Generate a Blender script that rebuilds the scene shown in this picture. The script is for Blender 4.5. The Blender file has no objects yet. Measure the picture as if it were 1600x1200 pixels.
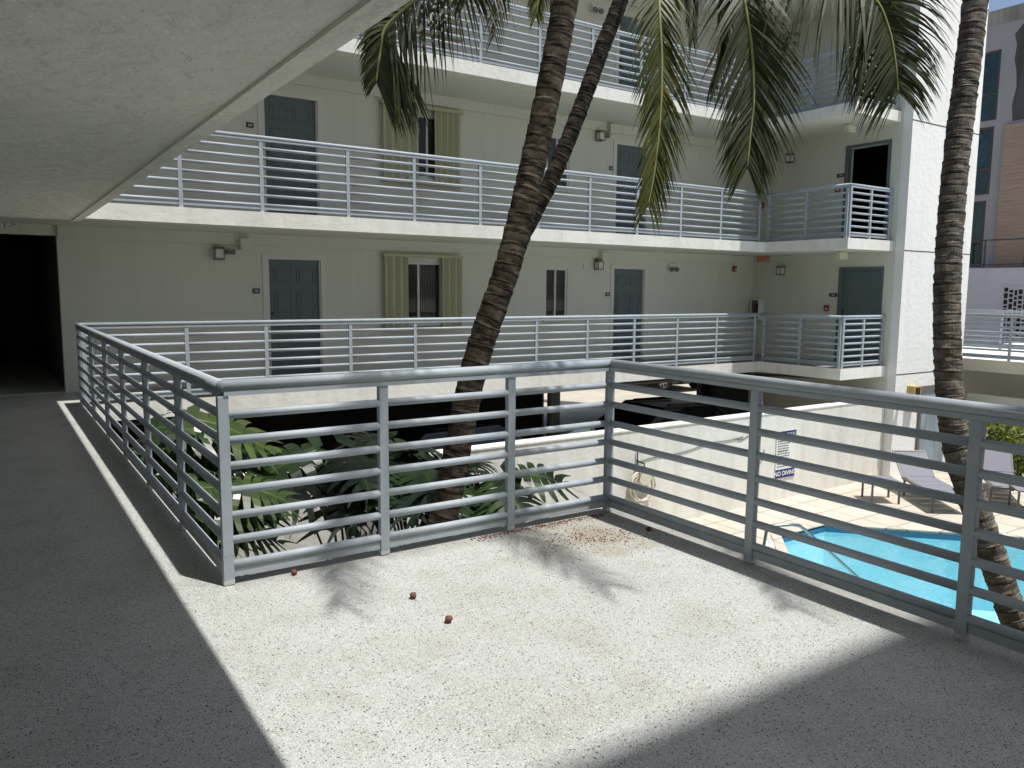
import bpy, bmesh, math, random
from mathutils import Vector, Matrix
random.seed(7)
rad = math.radians
S = bpy.context.scene
C = S.collection

# ------------------------------------------------------------------ camera
PITCH, YAW, ROLL, EYE, FPX = rad(6.8243), rad(33.6832), rad(0.4397), 1.5615, 1230.07
fw = Vector((math.sin(YAW)*math.cos(PITCH), math.cos(YAW)*math.cos(PITCH), -math.sin(PITCH)))
r0 = Vector((math.cos(YAW), -math.sin(YAW), 0)); u0 = r0.cross(fw)
rt = r0*math.cos(ROLL) + u0*math.sin(ROLL); up = -r0*math.sin(ROLL) + u0*math.cos(ROLL)
cd = bpy.data.cameras.new('camera'); cam = bpy.data.objects.new('camera', cd); C.objects.link(cam)
cd.sensor_width = 36; cd.lens = FPX/1600*36; cd.clip_start = 0.05; cd.clip_end = 3000
m = Matrix((rt, up, -fw)).transposed().to_4x4(); m.translation = (0, 0, EYE); cam.matrix_world = m
S.camera = cam

# ------------------------------------------------------------------ sky, sun, exposure
SUN = Vector((0.15, -0.28, 1.0)).normalized()
EL = math.asin(SUN.z); AZ = math.atan2(SUN.x, SUN.y)
W = bpy.data.worlds.new('World'); S.world = W; W.use_nodes = True
nt = W.node_tree; nt.nodes.clear()
sky = nt.nodes.new('ShaderNodeTexSky'); sky.sky_type = 'NISHITA'; sky.sun_disc = False
sky.sun_elevation = EL; sky.sun_rotation = AZ; sky.dust_density = 2.2; sky.air_density = 0.9
bg = nt.nodes.new('ShaderNodeBackground'); bg.inputs[1].default_value = 0.10
wo = nt.nodes.new('ShaderNodeOutputWorld')
nt.links.new(sky.outputs[0], bg.inputs[0]); nt.links.new(bg.outputs[0], wo.inputs[0])
sd = bpy.data.lights.new('sun', 'SUN'); sd.energy = 4.0; sd.angle = rad(0.75); sd.color = (1.0, 0.98, 0.94)
so = bpy.data.objects.new('sun', sd); C.objects.link(so)
so.rotation_euler = SUN.to_track_quat('Z', 'Y').to_euler()
S.view_settings.view_transform = 'Standard'; S.view_settings.look = 'None'
S.view_settings.exposure = 0.40; S.view_settings.gamma = 1
S.cycles.max_bounces = 10; S.cycles.diffuse_bounces = 6; S.cycles.transparent_max_bounces = 16

# ------------------------------------------------------------------ materials
def mat(name, col, rough=0.8, **k):
    m = bpy.data.materials.new(name); m.use_nodes = True
    b = m.node_tree.nodes['Principled BSDF']
    b.inputs['Base Color'].default_value = (*col, 1); b.inputs['Roughness'].default_value = rough
    b.inputs['Metallic'].default_value = k.get('metal', 0)
    b.inputs['Specular IOR Level'].default_value = k.get('spec', 0.4)
    return m
def nd(m, t, **k):
    n = m.node_tree.nodes.new(t)
    for a, v in k.items(): setattr(n, a, v)
    return n
def lk(m, a, b): m.node_tree.links.new(a, b)
def bs(m): return m.node_tree.nodes['Principled BSDF']
def objco(m): return nd(m, 'ShaderNodeTexCoord').outputs['Object']
def noise(m, scale, detail=4, vec=None, rough=0.55):
    n = nd(m, 'ShaderNodeTexNoise'); n.inputs['Scale'].default_value = scale
    n.inputs['Detail'].default_value = detail; n.inputs['Roughness'].default_value = rough
    lk(m, vec if vec else objco(m), n.inputs['Vector']); return n
def ramp(m, fac, stops):
    r = nd(m, 'ShaderNodeValToRGB'); e = r.color_ramp.elements
    e[0].position, e[0].color = stops[0][0], (*stops[0][1], 1)
    e[1].position, e[1].color = stops[-1][0], (*stops[-1][1], 1)
    for p, c in stops[1:-1]:
        x = e.new(p); x.color = (*c, 1)
    lk(m, fac, r.inputs[0]); return r
def mixc(m, fac, a, b, mode='MIX'):
    x = nd(m, 'ShaderNodeMix', data_type='RGBA', blend_type=mode)
    for s, v in ((0, fac), (6, a), (7, b)):
        if hasattr(v, 'links') or hasattr(v, 'is_output'): lk(m, v, x.inputs[s])
        elif isinstance(v, (int, float)): x.inputs[s].default_value = v
        else: x.inputs[s].default_value = (*v, 1)
    return x.outputs[2]
def bump(m, h, strength=0.3, dist=0.01):
    b = nd(m, 'ShaderNodeBump'); b.inputs['Strength'].default_value = strength
    b.inputs['Distance'].default_value = dist
    lk(m, h, b.inputs['Height']); lk(m, b.outputs[0], bs(m).inputs['Normal']); return b
def setcol(m, o): lk(m, o, bs(m).inputs['Base Color'])
def scaled(m, s):
    v = nd(m, 'ShaderNodeMapping'); v.inputs['Scale'].default_value = s
    lk(m, objco(m), v.inputs['Vector']); return v.outputs[0]

def stucco(name, col, bs_=0.35, dist=0.006, scale=38, stain=0.12, big=1.0):
    m = mat(name, col, 0.88, spec=0.25)
    n1 = noise(m, scale, 6); n2 = noise(m, scale*0.28, 5)
    v = nd(m, 'ShaderNodeTexVoronoi'); v.inputs['Scale'].default_value = scale*0.4
    mv = nd(m, 'ShaderNodeMix', data_type='RGBA'); mv.inputs[0].default_value = .12
    co = objco(m); lk(m, co, mv.inputs[6]); lk(m, n2.outputs['Color'], mv.inputs[7])
    lk(m, mv.outputs[2], v.inputs['Vector'])
    r = ramp(m, n2.outputs[0], [(0.42, (0, 0, 0)), (0.56, (1, 1, 1))])
    a = mixc(m, 0.5, n1.outputs[0], r.outputs[0]); a2 = mixc(m, 0.3*big, a, v.outputs['Distance'])
    bump(m, a2, bs_, dist)
    s1 = noise(m, 0.7, 5); s2 = noise(m, 1.0, 4, scaled(m, (5, 5, 0.5)))
    rr = ramp(m, s1.outputs[0], [(0.35, (1, 1, 1)), (0.75, (1-stain,)*3)])
    r2 = ramp(m, s2.outputs[0], [(0.45, (1, 1, 1)), (0.8, (1-stain*1.1, 1-stain*1.15, 1-stain*1.4))])
    c = mixc(m, 1.0, col, rr.outputs[0], 'MULTIPLY'); c = mixc(m, 1.0, c, r2.outputs[0], 'MULTIPLY')
    setcol(m, c); return m
M = {}
M['wall'] = stucco('wall_stucco', (0.70, 0.695, 0.61), 0.3, 0.005, stain=0.05)
M['tower'] = stucco('tower_stucco', (0.84, 0.84, 0.81), 0.7, 0.008, 30, 0.07)
M['ceil'] = stucco('ceiling_stucco', (0.87, 0.86, 0.78), 1.0, 0.022, 21, 0.06, 1.2)
M['fascia'] = stucco('fascia_stucco', (0.84, 0.83, 0.77), 0.5, 0.007, 34, 0.14)
M['poolwall'] = stucco('pool_wall_stucco', (0.78, 0.765, 0.70), 0.6, 0.010, 20, 0.16)
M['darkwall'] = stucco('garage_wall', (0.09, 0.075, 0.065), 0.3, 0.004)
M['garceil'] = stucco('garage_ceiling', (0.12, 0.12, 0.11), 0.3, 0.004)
M['trim'] = mat('painted_trim', (0.70, 0.69, 0.62), 0.6)

# speckled deck coating
m = M['deck'] = mat('deck_coating', (0.5, 0.5, 0.48), 0.62, spec=0.3)
base = noise(m, 1.6, 6); fine = noise(m, 260, 3)
c = ramp(m, base.outputs[0], [(0.3, (0.42, 0.43, 0.405)), (0.55, (0.475, 0.485, 0.465)), (0.8, (0.445, 0.452, 0.43))]).outputs[0]
c = mixc(m, 1.0, c, ramp(m, fine.outputs[0], [(0.3, (0.72, 0.72, 0.72)), (0.55, (1, 1, 1))]).outputs[0], 'MULTIPLY')
def chips(m, c, scale, thr, col, rnd):
    v = nd(m, 'ShaderNodeTexVoronoi'); v.inputs['Scale'].default_value = scale; v.inputs['Randomness'].default_value = 1
    lk(m, objco(m), v.inputs['Vector'])
    a = nd(m, 'ShaderNodeMath', operation='LESS_THAN'); lk(m, v.outputs['Distance'], a.inputs[0]); a.inputs[1].default_value = thr
    s = nd(m, 'ShaderNodeSeparateColor'); lk(m, v.outputs['Color'], s.inputs[0])
    b = nd(m, 'ShaderNodeMath', operation='LESS_THAN'); lk(m, s.outputs[0], b.inputs[0]); b.inputs[1].default_value = rnd
    x = nd(m, 'ShaderNodeMath', operation='MULTIPLY'); lk(m, a.outputs[0], x.inputs[0]); lk(m, b.outputs[0], x.inputs[1])
    return mixc(m, x.outputs[0], c, col)
c = chips(m, c, 75, 0.30, (0.03, 0.033, 0.03), 0.22)
c = chips(m, c, 125, 0.33, (0.13, 0.13, 0.12), 0.42)
c = chips(m, c, 170, 0.35, (0.24, 0.24, 0.22), 0.45)
c = chips(m, c, 120, 0.36, (0.60, 0.60, 0.58), 0.5)
dirt = noise(m, 2.6, 6)
c = mixc(m, 1.0, c, ramp(m, dirt.outputs[0], [(0.5, (1, 1, 1)), (0.75, (0.84, 0.83, 0.80))]).outputs[0], 'MULTIPLY')
# brown grime where debris has rotted, near the corner of the rail
tc = objco(m); vd = nd(m, 'ShaderNodeVectorMath', operation='DISTANCE'); lk(m, tc, vd.inputs[0]); vd.inputs[1].default_value = (3.15, 3.80, 0)
g = nd(m, 'ShaderNodeMath', operation='ADD'); lk(m, vd.outputs['Value'], g.inputs[0])
nn = noise(m, 5, 5); gm = nd(m, 'ShaderNodeMath', operation='MULTIPLY_ADD'); lk(m, nn.outputs[0], gm.inputs[0]); gm.inputs[1].default_value = 1.1; gm.inputs[2].default_value = -0.55
lk(m, gm.outputs[0], g.inputs[1])
c = mixc(m, 1.0, c, ramp(m, g.outputs[0], [(0.05, (0.72, 0.66, 0.56)), (0.55, (1, 1, 1))]).outputs[0], 'MULTIPLY')
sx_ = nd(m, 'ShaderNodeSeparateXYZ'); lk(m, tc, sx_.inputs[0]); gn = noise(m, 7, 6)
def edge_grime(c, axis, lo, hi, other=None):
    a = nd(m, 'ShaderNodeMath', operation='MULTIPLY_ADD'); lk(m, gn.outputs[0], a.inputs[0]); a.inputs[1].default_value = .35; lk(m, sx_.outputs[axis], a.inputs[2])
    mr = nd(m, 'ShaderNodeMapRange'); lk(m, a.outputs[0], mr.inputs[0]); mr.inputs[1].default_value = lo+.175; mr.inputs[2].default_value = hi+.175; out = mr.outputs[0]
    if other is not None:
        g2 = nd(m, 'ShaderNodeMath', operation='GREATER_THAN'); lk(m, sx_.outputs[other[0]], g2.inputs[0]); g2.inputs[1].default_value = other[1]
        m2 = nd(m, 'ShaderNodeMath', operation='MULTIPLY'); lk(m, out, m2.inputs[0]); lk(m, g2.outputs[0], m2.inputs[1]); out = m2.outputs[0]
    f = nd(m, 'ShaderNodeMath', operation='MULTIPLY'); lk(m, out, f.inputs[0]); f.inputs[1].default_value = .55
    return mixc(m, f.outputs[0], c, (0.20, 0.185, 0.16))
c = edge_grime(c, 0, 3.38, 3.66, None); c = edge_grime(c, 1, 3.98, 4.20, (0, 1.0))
big = noise(m, 0.55, 8); c = mixc(m, 1.0, c, ramp(m, big.outputs[0], [(.35, (.93, .925, .91)), (.6, (1.02, 1.02, 1.02))]).outputs[0], 'MULTIPLY')
setcol(m, c); bump(m, fine.outputs[0], 0.25, 0.003)

# painted railings
m = M['rail'] = mat('railing_paint', (0.30, 0.345, 0.385), 0.55, spec=0.35)
n1 = noise(m, 9, 6)
c = ramp(m, n1.outputs[0], [(0.3, (0.33, 0.37, 0.41)), (0.7, (0.385, 0.43, 0.47))]).outputs[0]
n2 = noise(m, 60, 4)
c = mixc(m, ramp(m, n2.outputs[0], [(0.68, (0, 0, 0)), (0.74, (1, 1, 1))]).outputs[0], c, (0.20, 0.21, 0.21))
setcol(m, c); bump(m, noise(m, 90, 3).outputs[0], 0.12, 0.002)
M['footpaint'] = mat('post_foot_worn', (0.50, 0.52, 0.50), 0.7)

m = M['door'] = mat('door_paint', (0.118, 0.15, 0.165), 0.45)
m = M['doorpale'] = mat('door_paint_pale', (0.30, 0.36, 0.42), 0.45)  # paler blue-grey of the tower service doors
n1 = noise(m, 2, 5, scaled(m, (3, 3, .6))); setcol(m, ramp(m, n1.outputs[0], [(.4, (.31, .37, .43)), (.7, (.20, .24, .28))]).outputs[0])
M['shutter'] = mat('shutter_cream', (0.50, 0.48, 0.33), 0.5)
M['winframe'] = mat('window_frame_white', (0.66, 0.66, 0.62), 0.5)
M['black'] = mat('dark_void', (0.012, 0.012, 0.012), 0.9)  # near black puts the darkness of unlit interiors and openings into colour
M['blind'] = mat('blind_slats', (0.42, 0.40, 0.36), 0.7)
M['metal'] = mat('steel', (0.30, 0.30, 0.29), 0.32, metal=1)
M['darkmetal'] = mat('dark_metal', (0.05, 0.05, 0.05), 0.4)
M['lampmetal'] = mat('lamp_metal', (0.16, 0.15, 0.13), 0.5)
M['lampglass'] = mat('lamp_glass', (0.70, 0.70, 0.67), 0.3)
M['red'] = mat('red_paint', (0.32, 0.04, 0.03), 0.45)
M['orange'] = mat('exit_red', (0.75, 0.10, 0.03), 0.5)
M['cream'] = mat('cream_plastic', (0.62, 0.58, 0.46), 0.5)
M['plaque'] = mat('plaque', (0.07, 0.07, 0.065), 0.4)
M['white'] = mat('white_paint', (0.78, 0.78, 0.75), 0.5)
M['navy'] = mat('navy_print', (0.02, 0.025, 0.16), 0.5)
M['yellow'] = mat('yellow_paint', (0.50, 0.37, 0.13), 0.5)
M['mesh'] = mat('sling_fabric', (0.19, 0.193, 0.225), 0.7)
M['sling'] = M['mesh']
M['bronze'] = mat('lounger_frame', (0.10, 0.095, 0.09), 0.45)
M['rubber'] = mat('rubber', (0.02, 0.02, 0.02), 0.8)
m = M['glass'] = mat('window_glass', (0.03, 0.035, 0.035), 0.04, spec=0.6); bs(m).inputs['Alpha'].default_value = 0.35
M['glassdark'] = mat('dark_glass', (0.01, 0.01, 0.01), 0.03, spec=0.5)

def paintcar(name, col):
    m = mat(name, col, 0.25); bs(m).inputs['Coat Weight'].default_value = 0.7; bs(m).inputs['Coat Roughness'].default_value = 0.05
    return m
M['carblack'] = paintcar('car_black', (0.012, 0.012, 0.014)); M['carblue'] = paintcar('car_dark_blue', (0.014, 0.02, 0.035))
M['cargrey'] = paintcar('car_dark_grey', (0.03, 0.03, 0.032))
M['taillight'] = mat('tail_light', (0.30, 0.015, 0.01), 0.2); M['headlight'] = mat('head_light', (0.7, 0.7, 0.7), 0.1)

# ground materials
m = M['concrete'] = mat('parking_concrete', (0.42, 0.38, 0.31), 0.85)
n1 = noise(m, 0.8, 7); br = nd(m, 'ShaderNodeTexBrick'); br.inputs['Scale'].default_value = 1; br.offset = 0
br.inputs['Brick Width'].default_value = 3.2; br.inputs['Row Height'].default_value = 3.2; br.inputs['Mortar Size'].default_value = 0.012
br.inputs['Color1'].default_value = br.inputs['Color2'].default_value = (1, 1, 1, 1); br.inputs['Mortar'].default_value = (.45, .45, .45, 1)
lk(m, objco(m), br.inputs['Vector'])
c = ramp(m, n1.outputs[0], [(.3, (.50, .46, .37)), (.6, (.42, .38, .31)), (.8, (.30, .275, .23))]).outputs[0]
setcol(m, mixc(m, 1, c, br.outputs[0], 'MULTIPLY'))
m = M['paver'] = mat('pool_pavers', (0.62, 0.55, 0.44), 0.8)
n1 = noise(m, 3, 6); br = nd(m, 'ShaderNodeTexBrick'); br.inputs['Scale'].default_value = 1
br.inputs['Brick Width'].default_value = 0.61; br.inputs['Row Height'].default_value = 0.61; br.offset = 0.0; br.inputs['Mortar Size'].default_value = 0.012
br.inputs['Color1'].default_value = (1, 1, 1, 1); br.inputs['Color2'].default_value = (.93, .91, .89, 1); br.inputs['Mortar'].default_value = (.45, .42, .38, 1)
lk(m, objco(m), br.inputs['Vector'])
c = ramp(m, n1.outputs[0], [(.3, (.56, .52, .44)), (.7, (.46, .42, .355))]).outputs[0]
setcol(m, mixc(m, 1, c, br.outputs[0], 'MULTIPLY')); bump(m, n1.outputs[0], .2, .004)
m = M['soil'] = mat('soil_mulch', (0.05, 0.035, 0.025), 0.95); bump(m, noise(m, 25, 6).outputs[0], 1, .05)
m = M['plaster'] = mat('pool_plaster', (0.22, 0.70, 0.82), 0.6)
n1 = noise(m, 1.7, 6); n2 = noise(m, 22, 3)
c = ramp(m, n1.outputs[0], [(.35, (.34, .64, .71)), (.65, (.46, .72, .77))]).outputs[0]
c = mixc(m, 1, c, ramp(m, n2.outputs[0], [(.35, (.9, .93, .95)), (.6, (1, 1, 1))]).outputs[0], 'MULTIPLY'); setcol(m, c)
M['bandblue'] = mat('waterline_band', (0.03, 0.13, 0.22), 0.2)  # dark blue band round the basin, just below the coping
# water : thin surface, see-through with a real reflection
m = M['water'] = bpy.data.materials.new('pool_water'); m.use_nodes = True; t = m.node_tree; t.nodes.clear()
o = t.nodes.new('ShaderNodeOutputMaterial'); tr = t.nodes.new('ShaderNodeBsdfTransparent'); gl = t.nodes.new('ShaderNodeBsdfGlossy')
tr.inputs[0].default_value = (.88, .98, 1, 1); gl.inputs['Roughness'].default_value = 0.03
mx = t.nodes.new('ShaderNodeMixShader'); fr = t.nodes.new('ShaderNodeFresnel'); fr.inputs['IOR'].default_value = 1.33
tcn = t.nodes.new('ShaderNodeTexCoord'); wn = t.nodes.new('ShaderNodeTexNoise'); wn.inputs['Scale'].default_value = 3.5; wn.inputs['Detail'].default_value = 3
bp_ = t.nodes.new('ShaderNodeBump'); bp_.inputs['Strength'].default_value = .35; bp_.inputs['Distance'].default_value = .05
t.links.new(tcn.outputs['Object'], wn.inputs[0]); t.links.new(wn.outputs[0], bp_.inputs['Height'])
t.links.new(bp_.outputs[0], gl.inputs['Normal']); t.links.new(bp_.outputs[0], fr.inputs['Normal'])
t.links.new(fr.outputs[0], mx.inputs[0]); t.links.new(tr.outputs[0], mx.inputs[1]); t.links.new(gl.outputs[0], mx.inputs[2]); t.links.new(mx.outputs[0], o.inputs[0])

# bark : u around, v metres along
def bark(name, dark, light, ring, edge=1.5):
    m = mat(name, light, 0.9, spec=0.15)
    uv = nd(m, 'ShaderNodeUVMap').outputs[0]
    mp = nd(m, 'ShaderNodeMapping'); mp.inputs['Scale'].default_value = (2.2, ring, 1); lk(m, uv, mp.inputs['Vector'])
    n1 = nd(m, 'ShaderNodeTexNoise'); n1.inputs['Scale'].default_value = 1; n1.inputs['Detail'].default_value = 5; lk(m, mp.outputs[0], n1.inputs['Vector'])
    n2 = noise(m, 14, 6); mp2 = nd(m, 'ShaderNodeMapping'); mp2.inputs['Scale'].default_value = (60, 6, 1); lk(m, uv, mp2.inputs['Vector'])
    n3 = nd(m, 'ShaderNodeTexNoise'); n3.inputs['Scale'].default_value = 1; n3.inputs['Detail'].default_value = 3; lk(m, mp2.outputs[0], n3.inputs['Vector'])
    sp = nd(m, 'ShaderNodeSeparateXYZ'); lk(m, uv, sp.inputs[0])
    wb = nd(m, 'ShaderNodeMath', operation='MULTIPLY_ADD'); wb.inputs[1].default_value = .5; lk(m, n2_ := noise(m, 9, 4).outputs[0], wb.inputs[0]); lk(m, sp.outputs[1], wb.inputs[2])
    fr_ = nd(m, 'ShaderNodeMath', operation='FRACT'); lk(m, wb.outputs[0], fr_.inputs[0])
    band = ramp(m, fr_.outputs[0], [(0, (.25, .25, .25)), (.12, (.55, .55, .55)), (.3, (.9, .9, .9)), (.84, (1, 1, 1)), (.9, (1.0, 1.0, 1.0)), (.94, (edge, edge, edge*.95)), (1, (.35, .33, .3))])
    c = ramp(m, n1.outputs[0], [(.36, dark), (.5, tuple((a+b)/2 for a, b in zip(dark, light))), (.62, light)]).outputs[0]
    c = mixc(m, 1, c, ramp(m, n2.outputs[0], [(.35, (.5, .47, .44)), (.65, (1.0, 1.0, 1.0))]).outputs[0], 'MULTIPLY')
    c = mixc(m, 1, c, band.outputs[0], 'MULTIPLY')
    c = mixc(m, .6, c, ramp(m, n3.outputs[0], [(.35, (.55, .55, .55)), (.6, (1, 1, 1))]).outputs[0], 'MULTIPLY')
    setcol(m, c); bump(m, n3.outputs[0], .5, .01); return m
M['bark1'] = bark('palm_bark_brown', (0.06, 0.045, 0.033), (0.175, 0.14, 0.108), .9, 1.35)
M['bark2'] = bark('palm_bark_thin', (0.035, 0.028, 0.022), (0.125, 0.10, 0.08), .9, 1.1)
M['bark3'] = bark('palm_bark_grey', (0.17, 0.15, 0.125), (0.36, 0.32, 0.275), .7, 1.9)

def leafmat(name, stops, trans=0.35, rough=0.45):
    m = bpy.data.materials.new(name); m.use_nodes = True; b = m.node_tree.nodes['Principled BSDF']
    b.inputs['Roughness'].default_value = rough; b.inputs['Specular IOR Level'].default_value = .35
    uv = nd(m, 'ShaderNodeUVMap').outputs[0]; sx = nd(m, 'ShaderNodeSeparateXYZ'); lk(m, uv, sx.inputs[0])
    r = ramp(m, sx.outputs[0], stops); n = noise(m, 12, 3)
    c = mixc(m, 1, r.outputs[0], ramp(m, n.outputs[0], [(.3, (.75, .75, .75)), (.7, (1.1, 1.1, 1.0))]).outputs[0], 'MULTIPLY')
    lk(m, c, b.inputs['Base Color'])
    tl = nd(m, 'ShaderNodeBsdfTranslucent'); c2 = mixc(m, 1, c, (1.2, 1.35, .6), 'MULTIPLY'); lk(m, c2, tl.inputs[0])
    ms = nd(m, 'ShaderNodeMixShader'); ms.inputs[0].default_value = trans
    lk(m, b.outputs[0], ms.inputs[1]); lk(m, tl.outputs[0], ms.inputs[2])
    out = [n for n in m.node_tree.nodes if n.type == 'OUTPUT_MATERIAL'][0]; lk(m, ms.outputs[0], out.inputs[0]); return m
M['frond'] = leafmat('palm_leaflets', [(0, (.028, .040, .014)), (.45, (.065, .080, .020)), (.75, (.17, .165, .03)), (1, (.36, .26, .05))], .3)
M['rachis'] = mat('palm_rachis', (0.30, 0.30, 0.12), 0.5)
M['monstera'] = leafmat('monstera_leaf', [(0, (.010, .023, .009)), (.5, (.017, .038, .011)), (.8, (.042, .07, .017)), (1, (.09, .13, .03))], .16, .32)
M['stem'] = mat('green_stem', (0.10, 0.14, 0.05), 0.5)
M['hedge'] = leafmat('hedge_leaf', [(0, (.03, .06, .015)), (.5, (.09, .14, .02)), (.85, (.28, .32, .04)), (1, (.5, .42, .06))], .3)
M['husk'] = mat('seed_husk', (0.16, 0.055, 0.035), 0.8)
M['nut'] = mat('fallen_nut', (0.17, 0.065, 0.05), 0.8); bump(M['nut'], noise(M['nut'], 60, 3).outputs[0], .6, .01)
m = M['bgwall'] = stucco('neighbour_render', (0.30, 0.30, 0.318), 0.15, 0.004, 30, 0.10)
m = M['bglight'] = stucco('neighbour_light_render', (0.46, 0.47, 0.53), 0.15, 0.004, 30, 0.08)
m = M['bgtop'] = stucco('neighbour_bare_concrete', (0.30, 0.29, 0.27), 0.3, 0.01, 12, 0.5)
m = M['patch'] = stucco('neighbour_dark_patch', (0.09, 0.09, 0.095), 0.3, 0.01, 12, 0.4)
m = M['bgtile'] = mat('brown_cladding', (0.30, 0.21, 0.155), 0.7)
n1 = noise(m, 1, 3, scaled(m, (1, 1.2, 16))); setcol(m, ramp(m, n1.outputs[0], [(.3, (.25, .175, .13)), (.7, (.35, .26, .195))]).outputs[0])
m = M['bgglass'] = mat('teal_glass', (0.015, 0.07, 0.07), 0.06, spec=.7)
n1 = noise(m, 1.2, 3); setcol(m, ramp(m, n1.outputs[0], [(.4, (.005, .016, .018)), (.6, (.012, .05, .05))]).outputs[0])

# ------------------------------------------------------------------ mesh helpers
class MB:
    def __init__(s): s.v = []; s.f = []; s.mi = []; s.uv = []; s.sm = []
    def face(s, vs, mi=0, uv=(0, 0), sm=False):
        s.f.append(tuple(vs)); s.mi.append(mi); s.uv.append(uv); s.sm.append(sm)
    def quad(s, a, b, c, d, mi=0, uv=(0, 0), sm=False):
        n = len(s.v); s.v += [tuple(a), tuple(b), tuple(c), tuple(d)]; s.face((n, n+1, n+2, n+3), mi, uv, sm)
    def box(s, x0, y0, z0, x1, y1, z1, mi=0):
        x0, x1 = min(x0, x1), max(x0, x1); y0, y1 = min(y0, y1), max(y0, y1); z0, z1 = min(z0, z1), max(z0, z1)
        n = len(s.v)
        s.v += [(x0, y0, z0), (x1, y0, z0), (x1, y1, z0), (x0, y1, z0), (x0, y0, z1), (x1, y0, z1), (x1, y1, z1), (x0, y1, z1)]
        for f in ((0, 3, 2, 1), (4, 5, 6, 7), (0, 1, 5, 4), (1, 2, 6, 5), (2, 3, 7, 6), (3, 0, 4, 7)):
            s.face([n+i for i in f], mi)
        return s
    def xbox(s, mtx, sx, sy, sz, mi=0):       # box centred, size, transformed
        n = len(s.v)
        for z in (-.5, .5):
            for x, y in ((-.5, -.5), (.5, -.5), (.5, .5), (-.5, .5)): s.v.append(tuple(mtx @ Vector((x*sx, y*sy, z*sz))))
        for f in ((0, 3, 2, 1), (4, 5, 6, 7), (0, 1, 5, 4), (1, 2, 6, 5), (2, 3, 7, 6), (3, 0, 4, 7)): s.face([n+i for i in f], mi)
        return s
    def tube(s, pts, rads, seg=10, mi=0, cap=True, vlen=False):
        pts = [Vector(p) for p in pts]
        if not hasattr(rads, '__len__'): rads = [rads]*len(pts)
        n0 = len(s.v); L = 0; ref = None
        for i, p in enumerate(pts):
            t = (pts[min(i+1, len(pts)-1)] - pts[max(i-1, 0)]).normalized()
            if ref is None:
                ref = Vector((0, 0, 1)).cross(t)
                if ref.length < .05: ref = Vector((1, 0, 0)).cross(t)
                ref.normalize()
            a = (ref - t*ref.dot(t)).normalized(); b = t.cross(a); ref = a
            for k in range(seg):
                g = 2*math.pi*k/seg; s.v.append(tuple(p + (a*math.cos(g) + b*math.sin(g))*rads[i]))
        for i in range(len(pts)-1):
            l1 = L + (pts[i+1]-pts[i]).length
            for k in range(seg):
                k2 = (k+1) % seg
                s.face((n0+i*seg+k, n0+i*seg+k2, n0+(i+1)*seg+k2, n0+(i+1)*seg+k), mi,
                       [(k/seg, L), ((k+1)/seg, L), ((k+1)/seg, l1), (k/seg, l1)] if vlen else (0, 0), True)
            L = l1
        if cap:
            s.face([n0+k for k in range(seg)][::-1], mi); s.face([n0+(len(pts)-1)*seg+k for k in range(seg)], mi)
        return s
    def lathe(s, base, prof, seg=16, mi=0):
        n0 = len(s.v); b = Vector(base)
        for r, z in prof:
            for k in range(seg):
                g = 2*math.pi*k/seg; s.v.append((b.x+r*math.cos(g), b.y+r*math.sin(g), b.z+z))
        for i in range(len(prof)-1):
            for k in range(seg):
                k2 = (k+1) % seg; s.face((n0+i*seg+k, n0+i*seg+k2, n0+(i+1)*seg+k2, n0+(i+1)*seg+k), mi, (0, 0), True)
        s.face([n0+k for k in range(seg)][::-1], mi); s.face([n0+(len(prof)-1)*seg+k for k in range(seg)], mi)
        return s
    def build(s, name, mats, parent=None, bevel=0, loc=None):
        me = bpy.data.meshes.new(name); me.from_pydata(s.v, [], s.f)
        if not isinstance(mats, (list, tuple)): mats = [mats]
        for q in mats: me.materials.append(q)
        me.polygons.foreach_set('material_index', s.mi); me.polygons.foreach_set('use_smooth', s.sm)
        ul = me.uv_layers.new(name='UVMap'); flat = []
        for f, u in zip(s.f, s.uv):
            if u and hasattr(u[0], '__len__'):
                for q in u: flat += q
            else:
                for _ in f: flat += u
        ul.data.foreach_set('uv', flat); me.update()
        o = bpy.data.objects.new(name, me); C.objects.link(o)
        if parent: o.parent = parent
        if bevel:
            b = o.modifiers.new('bevel', 'BEVEL'); b.width = bevel; b.segments = 2; b.limit_method = 'ANGLE'; b.angle_limit = rad(40)
        return o
def prism(outline, z0, z1, mi_side=0, mi_top=0, mi_bot=0):
    mb = MB(); n = len(outline)
    mb.v = [(x, y, z0) for x, y in outline] + [(x, y, z1) for x, y in outline]
    mb.face(list(range(n))[::-1], mi_bot); mb.face(list(range(n, 2*n)), mi_top)
    for i in range(n):
        j = (i+1) % n; mb.face((i, j, n+j, n+i), mi_side)
    return mb
def tag(o, label=None, cat=None, group=None, kind=None):
    if label: o['label'] = label
    if cat: o['category'] = cat
    if group: o['group'] = group
    if kind: o['kind'] = kind
    return o
def thing(name, label, cat, loc=(0, 0, 0), rz=0, group=None):
    o = bpy.data.objects.new(name, None); o.empty_display_size = .1; C.objects.link(o)
    o.location = loc; o.rotation_euler = (0, 0, rz)
    return tag(o, label, cat, group)
def children(o): return [c for c in bpy.data.objects if c.parent == o]
def copy_tree(o, parent=None):
    c = o.copy(); C.objects.link(c); c.parent = parent
    for ch in children(o): copy_tree(ch, c)
    return c
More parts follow.
